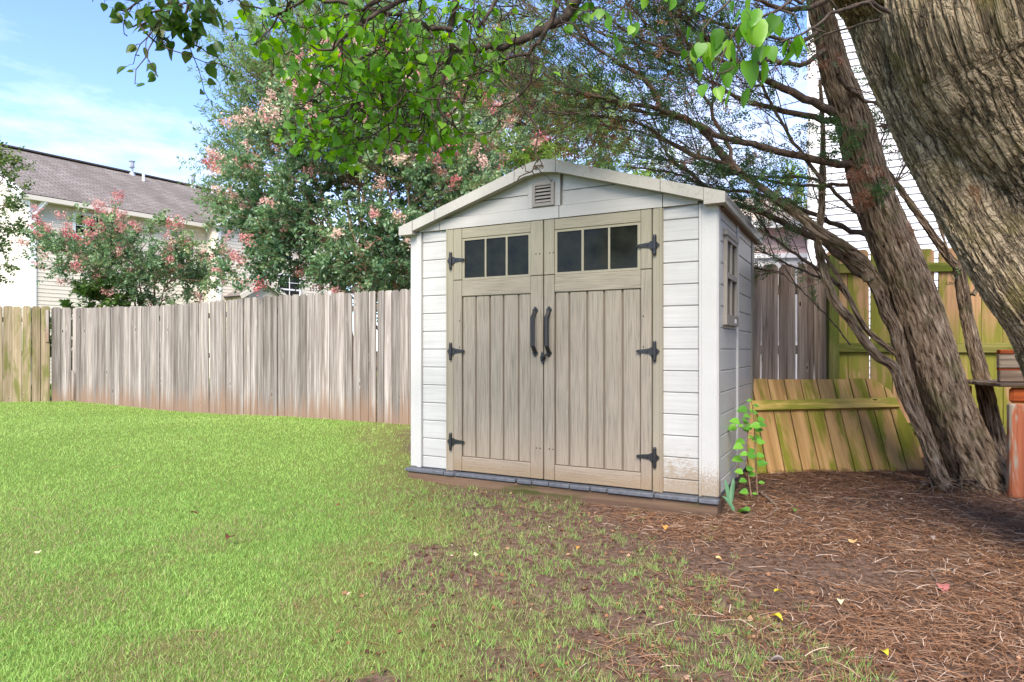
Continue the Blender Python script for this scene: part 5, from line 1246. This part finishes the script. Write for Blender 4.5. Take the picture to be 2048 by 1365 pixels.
for dk in (0, 1):
    m = MB(); 
    for vi in range(2):
        v = hv.copy(); v[:, 2] *= (.8, -.6)[vi]; v[:, 2] += (-.15, .1)[vi]*v[:, 1]**2
        idx = rest[(ldk[rest] == dk)][vi::2]
        if len(idx): place(v, hf, lpos[idx], ldir[idx], lnrm[idx], lsz[idx], ltone[idx], m)
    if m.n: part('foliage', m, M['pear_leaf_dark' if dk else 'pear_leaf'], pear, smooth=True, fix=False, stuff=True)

# ------------------------------------------------------------------ sapling, iris, sticks, fallen leaves
def place_leafobj(root, name, pos, d, n, size, mat, cache, tone=.5, tmpl=OVAL):
    key = (mat.name, tone, len(tmpl[0]))
    if key not in cache:
        me = MB().add(np.array(tmpl[0], float), tmpl[1], tone=tone).mesh(name, True); me.materials.append(mat); cache[key] = me
    s, dd, nn = frames(np.array([d], float), np.array([n], float)); o = bpy.data.objects.new(name, cache[key]); C.objects.link(o); o.parent = root
    Mx = Matrix([[s[0][k], dd[0][k], nn[0][k], pos[k]] for k in range(3)]+[[0, 0, 0, 1]]) @ Matrix.Scale(size, 4); o.matrix_local = Mx
    return o
cache = {}
sb = P(1515, 985, 4.72); sb[2] = gnd(sb[0], sb[1])
sap = thing('sapling', 'slender bright green sapling growing between the shed wall and the leaning panel', 'plant', tuple(sb))
srng = np.random.default_rng(5); sw = MB()
for l in ([(1515, 990), (1512, 930), (1510, 880), (1508, 840), (1505, 815), (1501, 795)], [(1503, 995), (1497, 950), (1494, 900), (1496, 860), (1492, 835)]):
    p = resample(pxline(l, 4.66)-sb, .05); sw.tube(p, np.linspace(.006, .002, len(p)), 6)
for px, py, s, dx_ in ((1501, 803, 11, -1), (1510, 812, 12, 1), (1487, 820, 20, -1), (1506, 826, 16, 1), (1494, 834, 15, -1), (1472, 846, 18, -1), (1466, 856, 18, -1), (1487, 841, 12, 1), (1492, 848, 13, 1), (1520, 840, 14, 1), (1522, 850, 16, 1), (1513, 853, 18, -1), (1497, 858, 16, -1), (1490, 863, 12, 1), (1502, 876, 12, -1), (1513, 876, 14, 1), (1520, 886, 16, 1), (1508, 880, 14, 1), (1482, 885, 17, -1), (1477, 893, 18, -1), (1504, 905, 14, 1), (1489, 909, 13, -1),
                       (1502, 915, 18, 1), (1519, 913, 14, 1), (1476, 920, 20, -1), (1522, 930, 18, 1), (1498, 940, 14, 1), (1501, 950, 16, 1), (1480, 946, 15, -1), (1486, 962, 14, -1), (1521, 968, 12, 1), (1508, 990, 10, 1), (1490, 985, 15, -1), (1516, 862, 15, 1), (1483, 852, 12, -1)):
    p = P(px-dx_*s*.35, py-2, 4.64+srng.uniform(-.06, .06))-sb
    place_leafobj(sap, 'leaf', p, (dx_, srng.uniform(-.5, .3), srng.uniform(-.35, .15)), (srng.uniform(-.3, .3), -.8, .9), s*1.12/F*4.64, M['sapling_leaf'], cache, float(srng.choice([.1, .5, .9])), HEART if s > 12 else OVAL)
    i_ = np.array([P(1508 if dx_ > 0 else 1496, py+6, 4.65)-sb, p]); sw.tube(i_, [.0018, .0012], 3)
part('stem', sw, M['myrtle_bark'], sap, smooth=True, fix=False)
ib = P(1462, 1010, 4.30); ib[2] = gnd(ib[0], ib[1])
iris = thing('iris_plant', 'small clump of broad grey green blades at the shed front right corner', 'plant', tuple(ib))
for tx_, ty_, bx_, by_, w_ in ((1449, 958, 1460, 1010, .030), (1468, 955, 1461, 1010, .028), (1443, 992, 1468, 1022, .030), (1470, 962, 1464, 1005, .02)):
    a = P(bx_, by_, 4.28)-ib; b = P(tx_, ty_, 4.26+random.uniform(-.06, .04))-ib; a[2] = max(a[2], -.02)
    p = curve(a, b, 7, .02); s = np.array([.9, -.3, .1]); wv = np.array([.6, .9, 1, .95, .8, .5, .05])*w_/2
    v = np.r_[p-s*wv[:, None], p+s*wv[:, None]+[0, .004, 0], p+np.array([0, -.006, 0])]; n = 7
    part('blade', MB().add(v, [[i, i+1, 2*n+i+1, 2*n+i] for i in range(n-1)]+[[2*n+i, 2*n+i+1, n+i+1, n+i] for i in range(n-1)], tone=random.random()), M['iris_leaf'], iris, smooth=True, fix=False)
def onground(px, py):
    z = -.1
    for _ in range(6):
        Y = F*(CAMZ-z)/(py-HY); X_ = (px-HX)/F*Y; z = gnd(X_, Y)
    return np.array([X_, Y, z])
sticks = [([(1517, 987), (1535, 1000), (1558, 1022)], .012, 'short forked stick beside the sapling roots'), ([(1558, 1022), (1545, 1028), (1530, 1040)], .010, 'stubby dark stick lying in front of the sapling'),
          ([(1405, 1056), (1430, 1047), (1455, 1040), (1478, 1036)], .007, 'thin curved twig lying in front of the shed corner'), ([(1768, 1148), (1840, 1146), (1880, 1143), (1921, 1138)], .006, 'long pale twig on the straw at the right'),
          ([(1862, 1143), (1866, 1155), (1874, 1168)], .006, 'short dark twig crossing under the long pale twig'), ([(1740, 943), (1790, 950), (1820, 955), (1860, 958)], .008, 'pale stick lying along the foot of the leaning panel'),
          ([(1550, 1140), (1590, 1150), (1640, 1163), (1690, 1175)], .005, 'thin twig across the bare soil patch'), ([(1410, 1130), (1440, 1128), (1470, 1132)], .005, 'small dark twig at the edge of the sparse grass'), ([(1975, 1105), (2010, 1108), (2048, 1115)], .008, 'grey stick at the right border of the straw'),
          ([(1840, 968), (1880, 975), (1900, 972)], .012, 'thick short stick at the cedar foot')]
for l, r0, lab in sticks:
    pts = np.array([onground(*a) for a in l]); pts[:, 2] += r0*1.1; b = pts[0].copy(); q = resample(pts-b, .03); q[1:-1] += rng.normal(size=(len(q)-2, 3))*.004
    me = MB().tube(q, np.linspace(r0, r0*.5, len(q)), 6, cap=True).mesh('fallen_stick', True); o = link('fallen_stick', me, M['dry_stick']); o.location = b; tag(o, lab, 'stick', 'sticks on the ground')
lc = {}
def lm(name, c): 
    if name not in lc: lc[name] = leafmat(name, [(0, tuple(a*.7 for a in c)), (1, c)], .3, .6)
    return lc[name]
fl = [(1327, 1059, 15, 'fallen_orange_leaf', (.75, .38, .08), 'orange leaf lying near the shed corner'), (1432, 1125, 16, 'fallen_tan_leaf', (.75, .48, .2), 'tan orange leaf standing in the sparse grass'), (1550, 1194, 16, 'fallen_yellow_leaf', (.72, .62, .05), 'small yellow leaf below the bare soil patch'),
      (1546, 1242, 22, 'fallen_yellow_leaf', (.78, .66, .06), 'bright yellow leaf on the pine straw, larger of the two'), (1682, 1210, 16, 'fallen_pale_leaf', (.75, .70, .40), 'pale yellow leaf in the middle of the straw'), (1883, 1179, 26, 'fallen_pink_leaf', (.48, .17, .15), 'dull pink leaf on the straw at the right'),
      (1767, 1314, 18, 'fallen_yellow_leaf', (.70, .60, .10), 'yellow leaf close to the bottom edge of the straw'), (1588, 1025, 12, 'fallen_green_leaf', (.12, .32, .05), 'small green leaf lying in front of the leaning panel'), (1498, 1030, 30, 'fallen_green_leaf', (.20, .36, .12), 'long green leaf lying by the iris plant'),
      (1153, 1110, 13, 'fallen_orange_leaf', (.6, .33, .08), 'orange brown leaf in the patchy grass before the doors'), (383, 1040, 14, 'fallen_brown_leaf', (.16, .06, .03), 'dark brown leaf in the middle of the green lawn'), (461, 1090, 22, 'fallen_brown_leaf', (.2, .12, .06), 'curled brown leaf in the lawn nearer the camera'),
      (674, 1025, 10, 'fallen_brown_leaf', (.30, .10, .04), 'red brown leaf in the lawn left of the shed'), (1568, 1335, 30, 'fallen_grey_leaf', (.35, .29, .25), 'curled grey brown leaf at the bottom edge'), (950, 1129, 12, 'fallen_pale_leaf', (.7, .75, .78), 'pale bluish leaf in the patchy grass'), (76, 1124, 14, 'fallen_pale_leaf', (.75, .75, .72), 'whitish dry leaf at the left of the lawn'),
      (1706, 1094, 20, 'fallen_tan_leaf', (.50, .40, .30), 'curled beige leaf on the bare soil'), (1860, 1080, 14, 'fallen_grey_leaf', (.5, .45, .4), 'small pale curled leaf on the far straw'), (1975, 1195, 12, 'fallen_brown_leaf', (.3, .12, .06), 'small brown leaf near the right border')]
for px, py, s, mn, c, lab in fl:
    p = onground(px, py); sz = s*1.0/F*p[1]; v = np.array(HEART[0]); v[:, 2] += .25*np.abs(v[:, 0])+.12*np.sin(v[:, 1]*4); a = random.uniform(0, 6.28)
    me = MB().add(v*sz, HEART[1], tone=random.random()).mesh('fallen_leaf', True); o = link('fallen_leaf', me, lm(mn, c)); o.location = (p[0], p[1], p[2]+(.022 if px > 1250 else .045)); o.rotation_euler = (random.uniform(-.4, .2), random.uniform(-.3, .3), a)
    tag(o, lab, 'leaf', 'fallen leaves on the ground')

# ------------------------------------------------------------------ grass and straw
def sample_ground(N, ymin, ymax, pw, r, xmargin=.5):
    u = r.random(N); Y = (ymin**(2-pw)+u*(ymax**(2-pw)-ymin**(2-pw)))**(1/(2-pw)); X = (r.random(N)*2-1)*(.82*Y+xmargin)*1.0; return X, Y
def inside_yard(x, y):
    fx = [p[0] for p in FP][::1]; fy = [p[1] for p in FP]
    lim = np.interp(x, fx, fy); lim = np.where(x < -8.6, 12.7+.25*(x+8.6), lim); ok = y < lim-.03
    lx = (x-SL[0])*math.cos(TH)-(y-SL[1])*math.sin(TH); ly = (x-SL[0])*math.sin(TH)+(y-SL[1])*math.cos(TH)
    return ok & ~((lx > -.01) & (lx < 2.53) & (ly > -.01) & (ly < 1.75))
r = np.random.default_rng(99)
gm_ = MB()
def blades(N, y0, y1, pw, h, wd, seg, seed, thr=0.):
    r = np.random.default_rng(seed); X, Y = sample_ground(N, y0, y1, pw, r)
    cl = fbm(X, Y, 11, 41); d = lawn_density(X, Y)
    fade = (1-sstep(3.8, 5.2, Y)) if seg == 2 else sstep(3.6, 5.0, Y)
    keep = inside_yard(X, Y) & (r.random(N) < fade) & (r.random(N) < np.clip(d, 0, 1)**1.15*(1-(1-d)*(1-sstep(.42, .62, cl)))) 
    X, Y, d, cl = X[keep], Y[keep], d[keep], cl[keep]; n = len(X); pos = np.c_[X, Y, gz(X, Y)-.004]
    az = r.uniform(0, 6.28, n); lean_ = r.uniform(.15, 1.0, n); D = np.c_[np.cos(az)*lean_, np.sin(az)*lean_, np.ones(n)]
    hh = h*r.uniform(.5, 1.25, n)*(1+.5*(cl-.5)); ww = wd*r.uniform(.7, 1.3, n)*(.6+.4*Y/y1)*(1 if seg == 1 else 1)
    thatch = sstep(.44, .66, fbm(X, Y, 1.9, 51))*sstep(5.8, 2.8, Y)*.50+(1-d)*.34
    tn = np.where(r.random(n) < .03+thatch, r.uniform(0, .2, n), np.clip(r.normal(.60, .17 if seg == 2 else .10, n)+.10*sstep(3, 9, Y)-.10*(1-d)+.25*(fbm(X, Y, .9, 61)-.5), .26, 1))
    if seg == 2: tv = [[-.5, 0, 0], [.5, 0, 0], [.35, .55, .12], [-.35, .55, .12], [0, 1, .42]]; tf = [[0, 1, 2], [0, 2, 3], [3, 2, 4]]
    else: tv = [[-.5, 0, 0], [.5, 0, 0], [0, 1, .25]]; tf = [[0, 1, 2]]
    nr = np.c_[r.normal(size=n), r.normal(size=n), np.full(n, .3)]
    place(tv, tf, pos, D, nr, np.c_[ww, hh, hh], tn, gm_)
blades(290000, 1.7, 5.2, 1.2, .028, .0030, 2, 1)
blades(300000, 3.6, 13.2, 1.35, .031, .0065, 1, 2)
# tufts in the sparse zone
gr = link('grass', gm_.mesh('grass', False), M['grass']); gr['kind'] = 'stuff'
tf_ = MB(); r = np.random.default_rng(77); X, Y = sample_ground(11000, 1.8, 5.2, 1.0, r)
e = lawn_density(X, Y); k = inside_yard(X, Y) & (X < 1.25) & (r.random(len(X)) < np.where(e > .02, .4*(1-sstep(.5, 1, e))+.10, .022)); X, Y = X[k], Y[k]
tp, td, tt_, th_ = [], [], [], []
for x, y in zip(X, Y):
    n = r.integers(6, 16); a = r.uniform(0, 6.28, n); rr = r.random(n)*.018; tp.append(np.c_[x+np.cos(a)*rr, y+np.sin(a)*rr, np.zeros(n)])
    td.append(np.c_[np.cos(a)*.5, np.sin(a)*.5, np.ones(n)*r.uniform(.6, 1.3, n)]); tt_.append(np.where(r.random(n) < .35, r.uniform(0, .2, n), r.uniform(.3, .75, n))); th_.append(r.uniform(.02, .055, n))
tp = np.concatenate(tp); tp[:, 2] = gz(tp[:, 0], tp[:, 1])-.003; td = np.concatenate(td); tt_ = np.concatenate(tt_); th_ = np.concatenate(th_); n = len(tp)
place([[-.5, 0, 0], [.5, 0, 0], [.3, .55, .1], [-.3, .55, .1], [0, 1, .35]], [[0, 1, 2], [0, 2, 3], [3, 2, 4]], tp, td, np.c_[r.normal(size=n), r.normal(size=n), np.full(n, .3)], np.c_[np.full(n, .0027), th_, th_], tt_, tf_)
o = link('grass_tufts', tf_.mesh('grass_tufts'), M['grass']); o['kind'] = 'stuff'
# pine straw
sm = MB(); r = np.random.default_rng(55); X, Y = sample_ground(150000, 1.7, 6.3, .9, r, .8)
e = lawn_density(X, Y); bare = np.exp(-(((X-1.35)/1.05)**2+((Y-3.3)/.42)**2)); bare2 = sstep(.45, .68, fbm(X, Y, 2.3, 71))*.9
dn_ = np.clip((1-e)**1.3-.85*bare-bare2*.6, .035, 1)*(.05+.95*sstep(.45, 1.35, X+.5*(fbm(X, Y, 2.4, 81)-.5)+.35*sstep(3.0, 2.4, Y)))
lim = np.where(X > 2.0, 6.6, 6.3)
k = inside_yard(X, Y) & (r.random(len(X)) < dn_) & (Y < lim) & ~((X > 1.95) & (X < 3.5) & (Y > 5.42)); X, Y = X[k], Y[k]; n = len(X)
lift = r.random(n)**2*.022*np.where(X > .8, 1, .4)
pos = np.c_[X, Y, gz(X, Y)+.003+lift]; az = r.uniform(0, 6.28, n); D = np.c_[np.cos(az), np.sin(az), r.normal(0, .06, n)]
ln = r.uniform(.035, .125, n); c_ = r.normal(0, .12, n)
sN = r.integers(0, 3, n)
for kk, cv in enumerate((.0, .10, -.12)):
    i = np.where(sN == kk)[0]; tv = []; 
    for t in (0, .33, .66, 1): 
        o_ = cv*4*t*(1-t); tv += [[-.5+0, t, 0], [.5+0, t, 0]]
    tv = np.array(tv, float); tv[:, 2] = np.repeat([0, .03, .03, 0], 2)
    tf = [[0, 1, 3], [0, 3, 2], [2, 3, 5], [2, 5, 4], [4, 5, 7], [4, 7, 6]]
    N_ = len(i); s, d, nn = frames(D[i], np.c_[r.normal(0, .25, N_), r.normal(0, .25, N_), np.ones(N_)]); wv = (.0016+.00030*Y[i])*r.uniform(.8, 1.3, N_)
    v = pos[i][:, None]+tv[None, :, 0:1]*wv[:, None, None]*s[:, None]+tv[None, :, 1:2]*ln[i][:, None, None]*d[:, None]+tv[None, :, 2:3]*ln[i][:, None, None]*nn[:, None]
    bend = np.repeat([0, .22*cv/.1*.33, .22*cv/.1*.33, 0], 2)*.5 if cv else np.zeros(8)
    v = v+bend[None, :, None]*ln[i][:, None, None]*s[:, None]
    f = np.array(tf)[None]+(np.arange(N_)*8)[:, None, None]; tn = np.clip(r.normal(.5, .24, N_)-.12*sstep(4, 5.5, Y[i]), 0, 1)
    sm.add(v.reshape(-1, 3), f.reshape(-1, 3), tone=np.repeat(tn, 6))
o = link('pine_straw', sm.mesh('pine_straw'), M['straw']); o['kind'] = 'stuff'
# bark crumbs and leaf litter
cm = MB(); X, Y = sample_ground(9000, 1.8, 6.0, 1.0, r); e = lawn_density(X, Y); k = inside_yard(X, Y) & (r.random(len(X)) < (1-e)) & (X > -.8); X, Y = X[k], Y[k]; n = len(X)
place([[-.5, 0, 0], [.5, 0, .1], [.4, 1, .15], [-.5, .8, .3]], [[0, 1, 2], [0, 2, 3]], np.c_[X, Y, gz(X, Y)+.006], np.c_[r.normal(size=n), r.normal(size=n), r.normal(0, .2, n)], np.c_[r.normal(0, .3, n), r.normal(0, .3, n), np.ones(n)], r.uniform(.006, .020, n), np.clip(r.normal(.25, .25, n), 0, 1), cm)
o = link('ground_litter', cm.mesh('ground_litter'), M['straw']); o['kind'] = 'stuff'
print('tris approx', sum(sum(len(p.vertices)-2 for p in me.polygons) if len(me.polygons) < 200 else len(me.polygons) for me in bpy.data.meshes))
